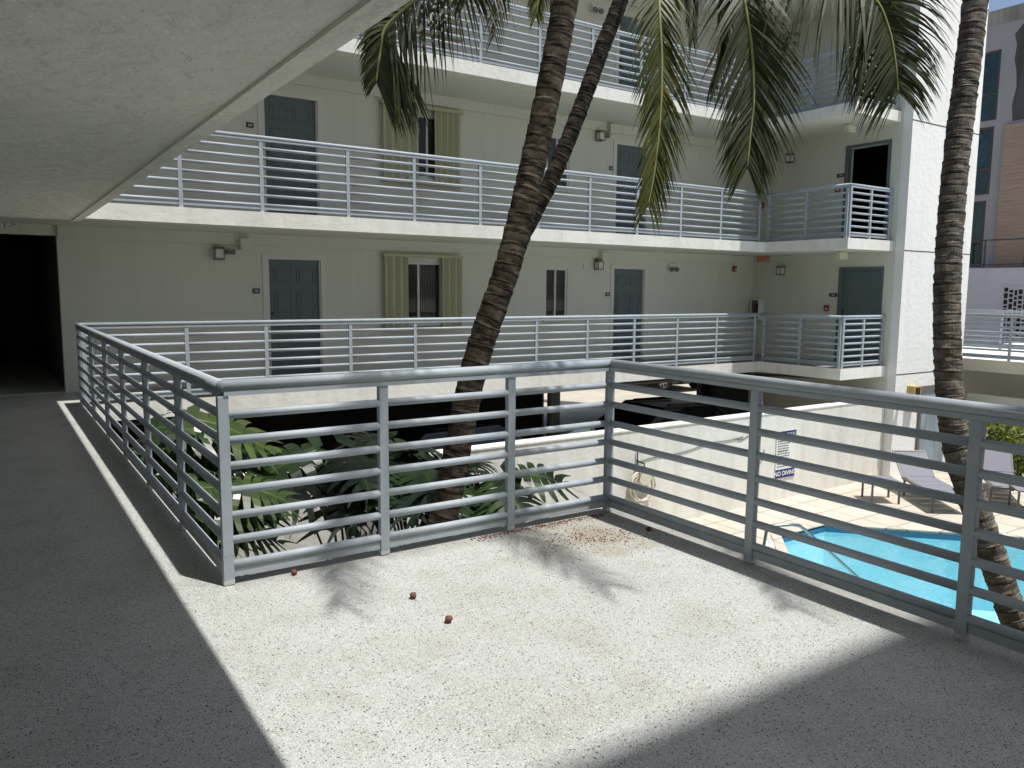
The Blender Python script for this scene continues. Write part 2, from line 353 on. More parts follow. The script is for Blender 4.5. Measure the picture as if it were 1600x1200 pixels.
def text_mesh(name, s, size, mat_, parent, mtx, extr=0.001, align='CENTER', bold=0.0):
    cu = bpy.data.curves.new(name, 'FONT'); cu.body = s; cu.size = size; cu.extrude = extr; cu.offset = size*bold; cu.align_x = align; cu.align_y = 'CENTER'
    to = bpy.data.objects.new('t', cu); C.objects.link(to); bpy.context.view_layer.update()
    me = bpy.data.meshes.new_from_object(to.evaluated_get(bpy.context.evaluated_depsgraph_get()))
    bpy.data.objects.remove(to); me.materials.clear(); me.materials.append(mat_)
    o = bpy.data.objects.new(name, me); C.objects.link(o); o.parent = parent; me.transform(mtx); return o
def at(px, py, d):            # a point seen at photo pixel (1600x1200), d metres deep
    return Vector((0, 0, EYE)) + (fw + rt*((px-800)/FPX) - up*((py-600)/FPX))*d

# ------------------------------------------------------------------ building levels
H = 2.65; GZ = -2.45
XA, YA, XB, YF, XD, YE, XF, YW, XW, YT = 0.984, 4.165, 3.60, 11.73, 14.56, 9.69, 16.05, 13.233, 16.07, 9.55
XR = 18.75           # right side of the tower

# gallery floor of our level (L-shaped walkway, sunny deck and far walkway)
out0 = [(-1.6, -3), (3.69, -3), (3.69, 4.255), (1.075, 4.255), (1.075, 11.64), (14.46, 11.64), (14.46, 9.6), (XW, 9.6), (XW, YW), (0.93, YW), (0.93, 20), (-1.6, 20)]
tag(prism(out0, -0.23, 0, 1, 0, 2).build('gallery_floor', [M['deck'], M['fascia'], M['garceil']]), kind='structure')
ou = [(-1.6, -3), (1.13, -3), (1.13, 11.64), (14.46, 11.64), (14.46, 9.6), (XW, 9.6), (XW, YW+.2), (-1.6, YW+.2)]
# ceiling above our own walkway and its upper storeys
wing = thing('apartment_wing', 'off white stucco building wing carrying the walkway ceiling overhead at upper left', 'building')
def slab(z, parent):
    ow = [(-1.6, -3), (1.095, -3), (1.095, 11.64), (-1.6, 11.64)]
    return prism(ow, z-0.245, z, 1, 1, 0).build('ceiling_slab', [M['ceil'], M['fascia']], parent)
for k in (1, 2, 3): slab(k*H, wing)
w = MB(); w.box(-1.8, -3, GZ, -1.602, 20, 3*H+.2); w.build('side_wall', M['fascia'], wing)
w = MB(); w.box(-1.8, -3.3, GZ, 12, -3.002, 5*H); w.build('rear_wall', M['fascia'], wing)
w = MB(); w.box(1.133, -3.0, 5*H-.2, 12, -1.80, 5*H+.05); w.build('shadow_overhang', M['fascia'], wing)  # unseen slab added high up to cast the soft shadow across the deck
# drip groove strip along the ceiling edge
w = MB(); w.box(0.98, -3, H-.262, 1.05, 11.6, H-.2455); w.build('drip_edge', M['ceil'], wing)

# ------------------------------------------------------------------ far building
bld = thing('apartment_building', 'pale stucco apartment block across the courtyard with open walkways, grey doors and a tower', 'building')
def hole_wall(name, axis, c, u0, u1, z0, z1, holes, th, material, parent):
    """wall whose front lies on plane axis=c, thick th away from the viewer, with rectangular holes (u0,u1,z0,z1)"""
    us = sorted({u0, u1, *[h[0] for h in holes], *[h[1] for h in holes]}); zs = sorted({z0, z1, *[h[2] for h in holes], *[h[3] for h in holes]})
    mb = MB()
    def P(u, d, z): return (u, c+d, z) if axis == 'y' else (c+d, u, z)
    for i in range(len(us)-1):
        for j in range(len(zs)-1):
            uc, zc = (us[i]+us[i+1])/2, (zs[j]+zs[j+1])/2
            if any(h[0] < uc < h[1] and h[2] < zc < h[3] for h in holes): continue
            a, b, lo, hi = us[i], us[i+1], zs[j], zs[j+1]
            mb.quad(P(a, 0, lo), P(b, 0, lo), P(b, 0, hi), P(a, 0, hi))
            mb.quad(P(a, th, lo), P(a, th, hi), P(b, th, hi), P(b, th, lo))
    for a, b, lo, hi in holes + [(u0, u1, z0, z1)]:
        mb.quad(P(a, 0, lo), P(a, th, lo), P(a, th, hi), P(a, 0, hi)); mb.quad(P(b, 0, lo), P(b, 0, hi), P(b, th, hi), P(b, th, lo))
        mb.quad(P(a, 0, lo), P(b, 0, lo), P(b, th, lo), P(a, th, lo)); mb.quad(P(a, 0, hi), P(a, th, hi), P(b, th, hi), P(b, 0, hi))
    return mb.build(name, material, parent)
D1, D2, DW, DH = 3.93, 11.47, 0.91, 2.035
W1 = (6.42, 7.22, 0.93, 2.06); W2 = (9.62, 10.20, 0.97, 2.02)
holes = [(-1.0, 0.91, 0.001, 2.29)]
for k in range(3):
    z = k*H
    holes += [(D1, D1+DW, z+.001, z+DH), (D2, D2+DW, z+.001, z+DH), (W1[0], W1[1], z+W1[2], z+W1[3]), (W2[0], W2[1], z+W2[2], z+W2[3])]
hole_wall('facade_wall', 'y', YW, -1.6, XW+.2, -0.002, 3*H+.2, holes, 0.2, M['wall'], bld)
# upper walkway slabs of the far building
of = [(1.10, 11.64), (14.46, 11.64), (14.46, 9.6), (XW-.003, 9.6), (XW-.003, YW-.003), (-1.6, YW-.003), (-1.6, 11.643), (1.10, 11.643)]
for k in (1, 2, 3): prism(of, k*H-.215, k*H, 0, 1, 2).build('walkway_slab', [M['fascia'], M['deck'], M['wall']], bld)
for k in (1, 2, 3):
    b = MB(); b.box(0.92, YW-.05, k*H-.40, XW-.002, YW-.004, k*H-.217); b.build('ceiling_beam', M['wall'], bld)
# wall with stair doors at the right, running toward the viewer, part of the tower
DY0, DY1 = 9.83, 10.78
hs = [(DY0, DY1, k*H+.001, k*H+2.06) for k in range(3)]
hole_wall('door_wall', 'x', XW, YT+.003, YW-.003, GZ, 3*H+3, hs, 0.2, M['wall'], bld)
b = MB(); b.box(XW, YT-.2, GZ, XR, YT, 3*H+3.2)
tw = b.build('tower_wall', M['tower'], bld)
b = MB(); b.box(XR-.2, YT+.002, -.25, XR-.002, 20, 3*H+3); b.build('tower_side_wall', M['wall'], bld)
for z in (-0.19, 2.43, 5.08, 7.73):      # control joints: dark recessed reveals
    b = MB(); b.box(XW-.002, YT-.2025, z, XR+.002, YT-.196, z+.022); b.build('control_joint', M['darkmetal'], bld)
tower_y = YT-.2
# interiors
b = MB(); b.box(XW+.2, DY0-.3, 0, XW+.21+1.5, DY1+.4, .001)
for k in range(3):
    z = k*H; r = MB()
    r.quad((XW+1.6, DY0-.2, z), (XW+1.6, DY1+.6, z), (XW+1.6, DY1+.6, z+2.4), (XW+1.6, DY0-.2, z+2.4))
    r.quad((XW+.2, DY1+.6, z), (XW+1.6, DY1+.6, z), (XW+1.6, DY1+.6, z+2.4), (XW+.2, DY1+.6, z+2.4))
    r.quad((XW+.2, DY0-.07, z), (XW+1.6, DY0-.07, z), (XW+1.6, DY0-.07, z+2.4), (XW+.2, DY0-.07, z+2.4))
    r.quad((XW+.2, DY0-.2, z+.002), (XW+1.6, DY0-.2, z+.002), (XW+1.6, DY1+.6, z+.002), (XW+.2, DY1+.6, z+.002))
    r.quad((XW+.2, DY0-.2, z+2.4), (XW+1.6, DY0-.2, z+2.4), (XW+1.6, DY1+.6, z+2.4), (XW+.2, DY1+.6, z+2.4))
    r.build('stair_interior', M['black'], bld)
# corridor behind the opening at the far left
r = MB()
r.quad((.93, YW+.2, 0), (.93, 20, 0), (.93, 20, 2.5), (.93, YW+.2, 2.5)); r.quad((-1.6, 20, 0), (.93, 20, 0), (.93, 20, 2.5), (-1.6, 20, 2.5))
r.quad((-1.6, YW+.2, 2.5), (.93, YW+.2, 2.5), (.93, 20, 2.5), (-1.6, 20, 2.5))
r.build('corridor_lining', M['garceil'], bld)  # dark grey lining puts the corridor's deep shade into the colour
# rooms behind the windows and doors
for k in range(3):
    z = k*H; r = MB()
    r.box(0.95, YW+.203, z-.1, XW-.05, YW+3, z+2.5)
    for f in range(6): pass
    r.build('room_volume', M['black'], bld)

# six panel doors
def face_mtx(kind, u, z, off=0.0):
    """local x right, y up, z toward the viewer"""
    if kind == 'y': return Matrix(((1, 0, 0, u), (0, 0, -1, YW-off), (0, 1, 0, z), (0, 0, 0, 1)))
    return Matrix(((0, 0, -1, XW-off), (-1, 0, 0, u), (0, 1, 0, z), (0, 0, 0, 1)))
def add_door(kind, u0, z, w, h, panels=True, frame=M['trim'], knob_left=True, fw_=.09, leaf=True, material=None):
    mt = face_mtx(kind, u0 if kind == 'y' else u0+w, z)
    if leaf:
        d = MB(); T = lambda x, y, zz: mt @ Matrix.Translation((x, y, zz))
        d.xbox(T(w/2, h/2, -.07), w-.01, h-.01, .04)
        if panels:
            pw = w*.31
            for cx in (w*.29, w*.71):
                for cy, ph in ((h*.875, h*.12), (h*.585, h*.33), (h*.22, h*.29)):
                    d.xbox(T(cx, cy+ph/2, -.047), pw, .014, .014); d.xbox(T(cx, cy-ph/2, -.047), pw, .014, .014); d.xbox(T(cx-pw/2, cy, -.047), .014, ph-.0145, .0138); d.xbox(T(cx+pw/2, cy, -.047), .014, ph-.0145, .0138); d.xbox(T(cx, cy, -.0485), pw-.09, ph-.09, .014)
        dd = d.build('door', material or M['door'], bld, bevel=.003)
        kx = .07 if knob_left else w-.07
        kb = MB(); c0 = mt @ Vector((kx, 1.0, -.05)); c1 = mt @ Vector((kx, 1.0, .01)); nrm = (c1-c0).normalized()
        kb.tube([c0, c0+nrm*.02], .03, 12); kb.tube([c0+nrm*.02, c0+nrm*.04, c0+nrm*.055, c0+nrm*.07], [.012, .026, .028, .012], 12)
        e0 = mt @ Vector((kx, 1.14, -.05)); kb.tube([e0, e0+nrm*.022], .028, 12)
        kb.build('handle', M['darkmetal'], dd)
    fr = MB(); T = lambda x, y, zz: mt @ Matrix.Translation((x, y, zz))
    fr.xbox(T(-fw_/2, (h+fw_)/2, .006), fw_, h+fw_, .02); fr.xbox(T(w+fw_/2, (h+fw_)/2, .006), fw_, h+fw_, .02)
    fr.xbox(T(w/2, h+fw_/2, .006), w, fw_, .0195)
    fr.xbox(T(.012, h/2, -.05), .024, h, .085); fr.xbox(T(w-.012, h/2, -.05), .024, h, .085)
    fr.build('door_frame', frame, bld)
for k in range(3):
    add_door('y', D1, k*H, DW, DH); add_door('y', D2, k*H, DW, DH)
add_door('x', DY0, 0, DY1-DY0, 2.06, panels=False, frame=M['door'], fw_=.06)
add_door('x', DY0, H, DY1-DY0, 2.06, frame=M['door'], fw_=.06, leaf=False)
add_door('x', DY0, 2*H, DY1-DY0, 2.06, frame=M['door'], fw_=.06, leaf=False)

# windows
def add_window(win, z, splits, blind):
    x0, x1, z0, z1 = win; z0 += z; z1 += z; f = MB(); t = .045; y0, y1 = YW+.02, YW+.075
    f.box(x0, y0, z0, x0+t, y1, z1); f.box(x1-t, y0, z0, x1, y1, z1); f.box(x0+t, y0, z0, x1-t, y1, z0+t); f.box(x0+t, y0, z1-t, x1-t, y1, z1)
    xs = x0+(x1-x0)*splits; f.box(xs-.02, y0-.004, z0+t, xs+.02, y1, z1-t)
    f.box(x0-.06, YW-.05, z0-.05, x1+.06, YW+.02, z0-.001)
    o = f.build('window', M['winframe'], bld)
    p = MB(); p.box(x0+t, y0+.02, z0+t, x1-t, y0+.026, z1-t); p.build('pane', M['glass'], o)
    if blind:
        b = MB(); n = int((z1-z0)/.035)
        for i in range(n):
            zz = z0+.04+i*.034
            if zz > z1-.03: break
            b.quad((x0+.03, y1+.055, zz), (x1-.03, y1+.055, zz), (x1-.03, y1+.035, zz+.028), (x0+.03, y1+.035, zz+.028))
        b.build('blind', M['blind'], o)
    else:
        b = MB()
        for i in range(9):
            xx = xs+.03+i*(x1-xs-.06)/8.5; b.quad((xx, y1+.03, z0), (xx+.05, y1+.05, z0), (xx+.05, y1+.05, z1), (xx, y1+.03, z1))
        b.build('curtain', M['blind'], o)
    return o
for k in range(3):
    o = add_window(W1, k*H, .38 if k == 0 else .62, False); add_window(W2, k*H, .47, True)
    # folding storm shutters stacked at both sides
    z0, z1 = k*H+W1[2]-.08, k*H+W1[3]+.08
    for a, b_ in (((6.00, 6.46), (7.17, 7.59)) if k == 0 else ((6.00, 6.72), (7.02, 7.59))):
        s = MB(); n = 6 if b_-a < .5 else 9; st = (b_-a)/n; th = .012
        for i in range(n):
            xa_, xb_ = a+i*st, a+(i+1)*st; ya_, yb_ = (YW-.10, YW-.035) if i % 2 == 0 else (YW-.035, YW-.10)
            for (p, q) in (((xa_, ya_), (xb_, yb_)),):
                n0 = len(s.v)
                s.v += [(p[0], p[1], z0), (q[0], q[1], z0), (q[0], q[1]+th, z0), (p[0], p[1]+th, z0), (p[0], p[1], z1), (q[0], q[1], z1), (q[0], q[1]+th, z1), (p[0], p[1]+th, z1)]
                for f in ((0, 3, 2, 1), (4, 5, 6, 7), (0, 1, 5, 4), (1, 2, 6, 5), (2, 3, 7, 6), (3, 0, 4, 7)): s.face([n0+j for j in f])
        s.build('folding_shutter', M['shutter'], bld)
    s = MB(); s.box(5.97, YW-.125, z1+.001, 7.62, YW-.002, z1+.05); s.build('shutter_track', M['shutter'], bld)
    s = MB(); s.box(5.97, YW-.12, z0-.04, 7.62, YW-.002, z0-.001); s.build('shutter_track', M['shutter'], bld)

# tower ground door and side column
d = MB(); d.box(17.07, tower_y-.03, GZ+.01, 17.66, tower_y-.004, -.62); dd = d.build('service_door', M['doorpale'], bld)
d = MB(); d.box(17.68, tower_y-.02, GZ+.01, 18.18, tower_y-.003, -.62); d.build('service_door', M['doorpale'], bld)
d = MB(); d.box(17.72, tower_y-.026, -1.02, 18.14, tower_y-.0215, -.68); d.build('door_window', M['glassdark'], bld)
d = MB(); d.box(17.01, tower_y-.06, GZ, 17.065, tower_y-.002, -.48); d.box(17.065, tower_y-.05, -.615, 18.2, tower_y-.002, -.48); d.build('door_frame', M['lampmetal'], bld)
# garage walls below
b = MB(); b.box(18.0, 16.6, GZ, 30, 16.8, -.232); b.build('garage_wall', M['darkwall'], bld)
b = MB(); b.box(-6, 16.6, GZ, 12.0, 16.8, -.232); b.build('garage_wall', M['darkwall'], bld)
b = MB(); b.box(.94, YW-.005, -.24, XR-.21, 20, -.02); b.build('garage_ceiling', M['garceil'], bld)
b = MB(); b.box(XR-.5, 9.8, GZ, XR-.21, 16.6, -.25); b.build('garage_wall', M['darkwall'], bld)
b = MB(); b.lathe((11.5, 15.4, GZ), [(.16, 0), (.16, 2.21)], 20); b.build('garage_column', M['wall'], bld)
b = MB(); b.lathe((3.0, 13.4, GZ), [(.16, 0), (.16, 2.21)], 20); b.build('garage_column', M['wall'], bld)
pp = MB(); pp.tube([(14.5, 12, -.33), (16.0, 10.2, -.33)], .03, 8); pp.tube([(14.9, 10.9, -.33), (14.9, 10.9, -.24)], .03, 8); pp.build('garage_pipe', M['darkmetal'], bld)
pp = MB(); pp.tube([(1.2, 12.2, -.36), (14, 12.2, -.36)], .04, 8); pp.build('garage_pipe', M['garceil'], bld)

# ------------------------------------------------------------------ ground, pool, parking
g = MB(); g.quad((-400, -400, GZ-2), (400, -400, GZ-2), (400, 400, GZ-2), (-400, 400, GZ-2)); tag(g.build('ground', M['concrete']), kind='structure')
g = MB(); g.box(-10, 9.8, GZ-.3, 60, 70, GZ); tag(g.build('parking_ground', M['concrete']), kind='structure')
g = MB(); g.box(-1.5, 2, GZ-.2, 7.2, 9.35, GZ+.02); tag(g.build('planting_bed', M['soil']), kind='structure')
pool = [(8.6, 1.0), (14.6, 1.0), (14.6, 5.25), (11.89, 8.02), (10.71, 8.02), (8.6, 5.95)]
# pool deck: one sheet with a pool-shaped hole, bridged ring
outer = [(7.2, -8), (40, -8), (40, 9.8), (7.2, 9.8)]
bm = bmesh.new()
ov = [bm.verts.new((x, y, GZ)) for x, y in outer]; pv = [bm.verts.new((x, y, GZ)) for x, y in pool]
ed = [bm.edges.new((ov[i], ov[(i+1) % 4])) for i in range(4)] + [bm.edges.new((pv[i], pv[(i+1) % 6])) for i in range(6)]
bmesh.ops.triangle_fill(bm, edges=ed, use_beauty=True)
me = bpy.data.meshes.new('pool_deck'); bm.to_mesh(me); bm.free(); me.materials.append(M['paver'])
o = bpy.data.objects.new('pool_deck', me); C.objects.link(o); tag(o, kind='structure')
def offset(poly, d):
    n = len(poly); r = []
    for i in range(n):
        a, b, c = Vector(poly[i-1]), Vector(poly[i]), Vector(poly[(i+1) % n]); e1 = (b-a).normalized(); e2 = (c-b).normalized()
        n1 = Vector((e1.y, -e1.x)); n2 = Vector((e2.y, -e2.x)); bi = (n1+n2).normalized(); r.append(tuple(b + bi*d/max(.3, bi.dot(n1))))
    return r
pl = MB(); n = len(pool)
for i in range(n):
    a, b = pool[i], pool[(i+1) % n]
    pl.quad((*a, GZ), (*b, GZ), (*b, GZ-.12), (*a, GZ-.12), 1); pl.quad((*a, GZ-.12), (*b, GZ-.12), (*b, -3.75), (*a, -3.75), 0)
fl = [(x, y, -3.75) for x, y in pool]; k = len(pl.v); pl.v += fl; pl.face(range(k, k+n), 0)
for i, (yy0, zz0) in enumerate(((7.0, -2.95), (6.2, -3.25))):
    pl.box(9.2-.6*i, yy0-.5*i, -3.749, 10.0, yy0+.4-.3*i, zz0, 0) if False else None
tag(pl.build('pool_basin', [M['plaster'], M['bandblue']]), kind='structure')
wt = MB(); wt.v = [(x, y, GZ-.09) for x, y in pool]; wt.face(range(n)); tag(wt.build('pool_water', M['water']), kind='structure')
op = offset(pool, .16); cp = MB()
for i in range(n):
    j = (i+1) % n; a, b, c, d = pool[i], pool[j], op[j], op[i]; z0, z1 = GZ+.004, GZ+.02
    cp.quad((*a, z1), (*b, z1), (*c, z1), (*d, z1)); cp.quad((*a, z0-.03), (*b, z0-.03), (*b, z1), (*a, z1)); cp.quad((*c, z0), (*d, z0), (*d, z1), (*c, z1))
tag(cp.build('pool_coping', M['paver']), kind='structure')
# retaining wall between pool and parking
WY = YT
pw = MB(); pw.box(0.5, WY, GZ-.1, XW-.004, WY+.22, -.75); pw.box(0.5, WY-.012, -.749, XW-.005, WY+.232, -.71)
tag(pw.build('pool_wall', M['poolwall'], bevel=.008), 'long low cream stucco wall between the pool deck and the parking', 'wall')

# ------------------------------------------------------------------ railings
PH = [.107, .240, .372, .505, .638, .773, .907]
def railing(label, p0, p1, ts, z, group=None, ext0=0, ext1=0, ends=(1, 1), name='railing'):
    """p0->p1 plan points, ts: distances of the posts along the run"""
    a, b = Vector((*p0, z)), Vector((*p1, z)); d = (b-a).normalized(); L = (b-a).length; ang = math.atan2(d.y, d.x)
    t = thing(name, label, 'railing', a, ang, group)
    h = MB(); h.tube([(-ext0, 0, 1.058), (L+ext1, 0, 1.058)], .031, 16)
    for xx in (-ext0, L+ext1): h.lathe((xx, 0, 1.058), [(.0308*math.cos(q), .0308*math.sin(q)) for q in [rad(v) for v in (-85, -60, -30, 0, 30, 60, 85)]], 16)
    h.box(-ext0+.004, -.024, 1.008, L+ext1-.004, .024, 1.034)
    h.build('handrail', M['rail'], t)
    for i_, x in enumerate(ts):
        if (i_ == 0 and not ends[0]) or (i_ == len(ts)-1 and not ends[1]): continue
        q = MB(); q.box(x-.028, -.02, .004, x+.028, .02, 1.0075); q.box(x-.0285, -.0205, .003, x+.0285, .0205, .03, 1)
        q.build('post', [M['rail'], M['footpaint']], t, bevel=.003)
    for x0, x1 in zip(ts[:-1], ts[1:]):
        for hh in PH:
            q = MB(); q.tube([(x0+.026, 0, hh), (x1-.026, 0, hh)], .0225, 12); q.build('bar', M['rail'], t)
        q = MB(); q.box(x0+.0295, -.012, .040, x1-.029, .012, .086); q.build('bottom_rail', M['rail'], t, bevel=.002)
    return t
def rel(vals, o, s=1): return [s*(v-o) for v in vals]
railing('long near railing beside the shaded walkway at left', (XA, YA), (XA, YF), rel([YA+.0, 5.31, 6.55, 7.80, 9.02, 10.28, YF], YA), 0, 'railings round our level', 0, 0, (0, 1))
railing('near railing across the middle of the sunny deck, palm trunk behind it', (XA, YA), (XB, YA), rel([XA, 1.877, 2.765, XB], XA), 0, 'railings round our level')
railing('near shaded railing at right between the deck and the pool', (XB, YA), (XB, -1.9), rel([0.0, 1.26, 2.46, 3.66, 4.86, 6.0], 0), 0, 'railings round our level', 0, 0, (0, 1))
fp = [1.04, 2.32, 3.43, 4.75, 5.88, 7.13, 8.34, 9.53, 10.73, 11.92, 13.11, 14.35]
lv = ['on our own level', 'one storey up', 'on the top storey']
for k in range(3):
    railing('long sunlit railing along the far facade '+lv[k], (XA+.04 if k == 0 else -1.4, YF), (XD, YF), rel(fp if k == 0 else [-1.3, -.1]+fp, XA+.04 if k == 0 else -1.4), k*H, 'railings of the far walkways')
    railing('short shaded railing before the stair doors '+lv[k], (XD, YF), (XD, YE), rel([.1, 1.05, 2.0], 0), k*H, 'railings of the far walkways')
    railing('two-bay railing next to the tower face '+lv[k], (XD, YE), (XF, YE), rel([.05, .75, 1.44], 0), k*H, 'railings of the far walkways')

# ------------------------------------------------------------------ wall fittings
def wall_lamp(kind, u, z, label, arm=True):
    o = thing('wall_lamp', label, 'lamp', group='square wall lamps')
    mt = face_mtx(kind, u, z); T = lambda x, y, zz: mt @ Matrix.Translation((x, y, zz))
    b = MB(); b.xbox(T(0, 0, .006), .13, .20, .012); b.build('backplate', M['lampmetal'], o)
    b = MB(); b.xbox(T(0, -.005, .075), .125, .15, .12); b.build('lamp_shade', M['lampglass'], o, bevel=.01)
    b = MB(); b.xbox(T(0, .09, .078), .15, .035, .145); b.xbox(T(0, -.09, .078), .15, .018, .145)
    for sx in (-.068, .068): b.xbox(T(sx, 0, .146), .010, .16, .010)
    b.build('lamp_frame', M['lampmetal'], o)
    if arm:
        b = MB(); b.xbox(T(.19, .03, .04), .14, .07, .08); b.xbox(T(.11, .03, .03), .05, .03, .03); b.build('sensor_box', M['lampmetal'], o)
    return o
def box_item(name, label, cat, kind, u, z, w, h, d, material, group=None, bevel=.006):
    mt = face_mtx(kind, u, z); b = MB(); b.xbox(mt @ Matrix.Translation((0, 0, d/2+.001)), w, h, d)
    return tag(b.build(name, material, bevel=bevel), label, cat, group)
wall_lamp('y', 3.14, 2.10, 'square wall lamp left of the left-hand grey door on our level')
wall_lamp('y', 10.98, 2.10, 'square wall lamp left of the right-hand grey door on our level', False)
wall_lamp('y', 10.95, 4.78, 'square wall lamp beside the upper right-hand grey door, one storey up')
wall_lamp('x', 12.37, 2.07, 'square wall lamp on the end wall of our level, right of the corner', False)
wall_lamp('x', 12.26, 4.69, 'square wall lamp on the end wall one storey up', False)
wall_lamp('x', 12.28, 7.39, 'square wall lamp on the top storey end wall seen through palm leaves', False)
for kind, u, z, lb in (('y', 13.2, 2.13, 'small twin emergency light on the wall right of the right-hand door'), ('y', 10.8, 7.33, 'twin emergency light under the top storey walkway, near the thin palm trunk'), ('x', 13.0, 7.85, 'twin emergency light high on the top storey end wall')):
    o = thing('emergency_light', lb, 'light', group='twin emergency lights'); mt = face_mtx(kind, u, z)
    T = lambda x, y, zz: mt @ Matrix.Translation((x, y, zz))
    b = MB(); b.xbox(T(0, 0, .03), .24, .10, .06); b.build('battery_box', M['lampglass'], o, bevel=.008)
    for sx in (-.08, .08):
        c0 = mt @ Vector((sx, -.05, .06)); c1 = mt @ Vector((sx, -.09, .13)); b = MB(); b.tube([c0, c0.lerp(c1, .5), c1], [.02, .05, .052], 12); b.build('lamp_head', M['lampmetal'], o)
for u, z, lb in ((3.55, 2.26, 'square white junction box under the walkway edge by the left lamp'), (11.10, 2.27, 'square white junction box above the lamp by the right-hand door'), (11.25, 4.95, 'square white junction box above the upper storey lamp')):
    box_item('junction_box', lb, 'box', 'y', u, z, .17, .19, .16, M['wall'], 'junction boxes')
box_item('vent_box', 'small louvred box on the wall between narrow window and lamp', 'vent', 'y', 10.66, 2.07, .10, .12, .03, M['lampglass'])
b = MB(); b.xbox(face_mtx('y', 10.67, 2.07, .035), .07, .025, .004)
def plaque(kind, u, z, label, w=.12):
    o = thing('number_plaque', label, 'sign', group='door number plaques'); mt = face_mtx(kind, u, z)
    b = MB(); b.xbox(mt @ Matrix.Translation((0, 0, .006)), w, .085, .010); b.build('plate', M['plaque'], o)
    b = MB()
    for i in range(3): b.xbox(mt @ Matrix.Translation((-.018+i*.022, 0, .0125)), .013, .028, .002)
    b.build('digits', M['lampglass'], o)
plaque('y', 3.73, 1.51, 'dark number plate left of the left-hand door on our level'); plaque('y', 3.71, 4.16, 'dark number plate left of the left-hand door one storey up')
plaque('y', 11.30, 1.48, 'dark number plate left of the right-hand door on our level'); plaque('y', 11.33, 4.16, 'dark number plate left of the right-hand door one storey up')
plaque('x', 10.96, 1.50, 'dark number plate left of the closed stair door', .2); plaque('x', 10.93, 4.15, 'dark number plate left of the open dark doorway', .2)
def alarm(kind, u, z, label):
    o = thing('fire_alarm', label, 'alarm', group='red fire alarms'); mt = face_mtx(kind, u, z)
    b = MB(); b.xbox(mt @ Matrix.Translation((0, 0, .025)), .12, .14, .045); b.build('alarm_body', M['red'], o, bevel=.008)
    b = MB(); b.xbox(mt @ Matrix.Translation((.015, -.02, .052)), .05, .04, .012); b.build('strobe', M['lampglass'], o)
alarm('y', 15.33, 2.11, 'red fire horn high on the far wall near the inner corner'); alarm('x', 11.10, 1.20, 'red fire alarm just left of the closed stair door')
alarm('x', 10.98, 3.86, 'red fire alarm just left of the open dark doorway one storey up'); alarm('x', 13.05, H+1.02, 'red fire alarm low in the inner corner one storey up')
# soffit boxes
for x, y, z in ((15.36, 10.32, H-.215), (15.42, 10.33, 2*H-.215)):
    b = MB(); b.box(x-.14, y-.05, z-.17, x+.14, y+.05, z-.02); b.box(x-.05, y-.04, z-.02, x+.05, y+.04, z-.001)
    tag(b.build('speaker_box', M['cream'], bevel=.008), 'square cream box hanging under the walkway ' + ('above the closed stair door' if z < 3 else 'above the open dark doorway'), 'box', 'cream ceiling boxes')
# EXIT sign at the corner
o = thing('exit_sign', 'red lettered exit sign at the inner corner under the walkway', 'sign'); mt = face_mtx('x', 12.92, 2.36)
b = MB(); b.xbox(mt @ Matrix.Translation((0, 0, .02)), .36, .18, .035); b.build('sign_box', M['cream'], o, bevel=.005)
text_mesh('lettering', 'EXIT', .19, M['orange'], o, mt @ Matrix.Translation((0, 0, .04)), .002, bold=.03)
o = thing('exit_sign', 'grey exit sign with arrow on the lintel above the dark corridor opening', 'sign'); mt = face_mtx('y', .22, 2.41)
b = MB(); b.xbox(mt @ Matrix.Translation((0, 0, .015)), .42, .17, .025); b.build('sign_box', M['wall'], o, bevel=.005)
text_mesh('lettering', 'EXIT>', .15, M['lampmetal'], o, mt @ Matrix.Translation((0, 0, .029)), .001)
# extinguisher cabinet in the corner
def cabinet(kind, u, z, label, w, h, d, body, mt=None):
    o = thing('extinguisher_cabinet', label, 'cabinet', group='fire extinguisher cabinets'); mt = mt or face_mtx(kind, u, z)
    b = MB(); t = .03
    for cx, cy, ww, hh in ((-w/2+t/2, 0, t, h), (w/2-t/2, 0, t, h), (0, h/2-t/2, w-2*t, t), (0, -h/2+t/2, w-2*t, t)): b.xbox(mt @ Matrix.Translation((cx, cy, d/2)), ww, hh, d)
    b.xbox(mt @ Matrix.Translation((0, 0, .006)), w-2*t, h-2*t, .01)
    b.build('cabinet_case', body, o)
    b = MB(); p = [mt @ Vector((0, y, d*.5)) for y in (-h/2+t, h*.15, h*.22, h*.3)]; b.tube(p, [.055, .055, .03, .02], 14); b.build('extinguisher', M['red'], o)
    b = MB(); b.xbox(mt @ Matrix.Translation((0, 0, d-.004)), w-2*t, h-2*t, .003); b.build('cabinet_glass', M['glass'], o)
    return o
cabinet('x', 13.02, 1.12, 'white glass-fronted extinguisher cabinet in the inner corner behind the railing', .26, .52, .16, M['white'])
tmt = lambda u, z: Matrix(((1, 0, 0, u), (0, 0, -1, tower_y), (0, 1, 0, z), (0, 0, 0, 1)))
cabinet('y', 0, 0, 'yellowed extinguisher cabinet outdoors on the tower base', .26, .48, .17, M['yellow'], tmt(16.66, -.68))
o = thing('fire_valve', 'red fire hose valve on the tower base beside the yellowed cabinet', 'valve'); b = MB()
b.tube([(16.25, tower_y, -.62), (16.25, tower_y-.16, -.62)], .05, 12); b.tube([(16.25, tower_y-.12, -.62), (16.16, tower_y-.2, -.72)], [.04, .055], 12); b.build('valve_body', M['red'], o)
b = MB(); b.tube([(16.25, tower_y-.17, -.62), (16.25, tower_y-.2, -.62)], [.06, .06], 12); b.build('wheel', M['red'], o)

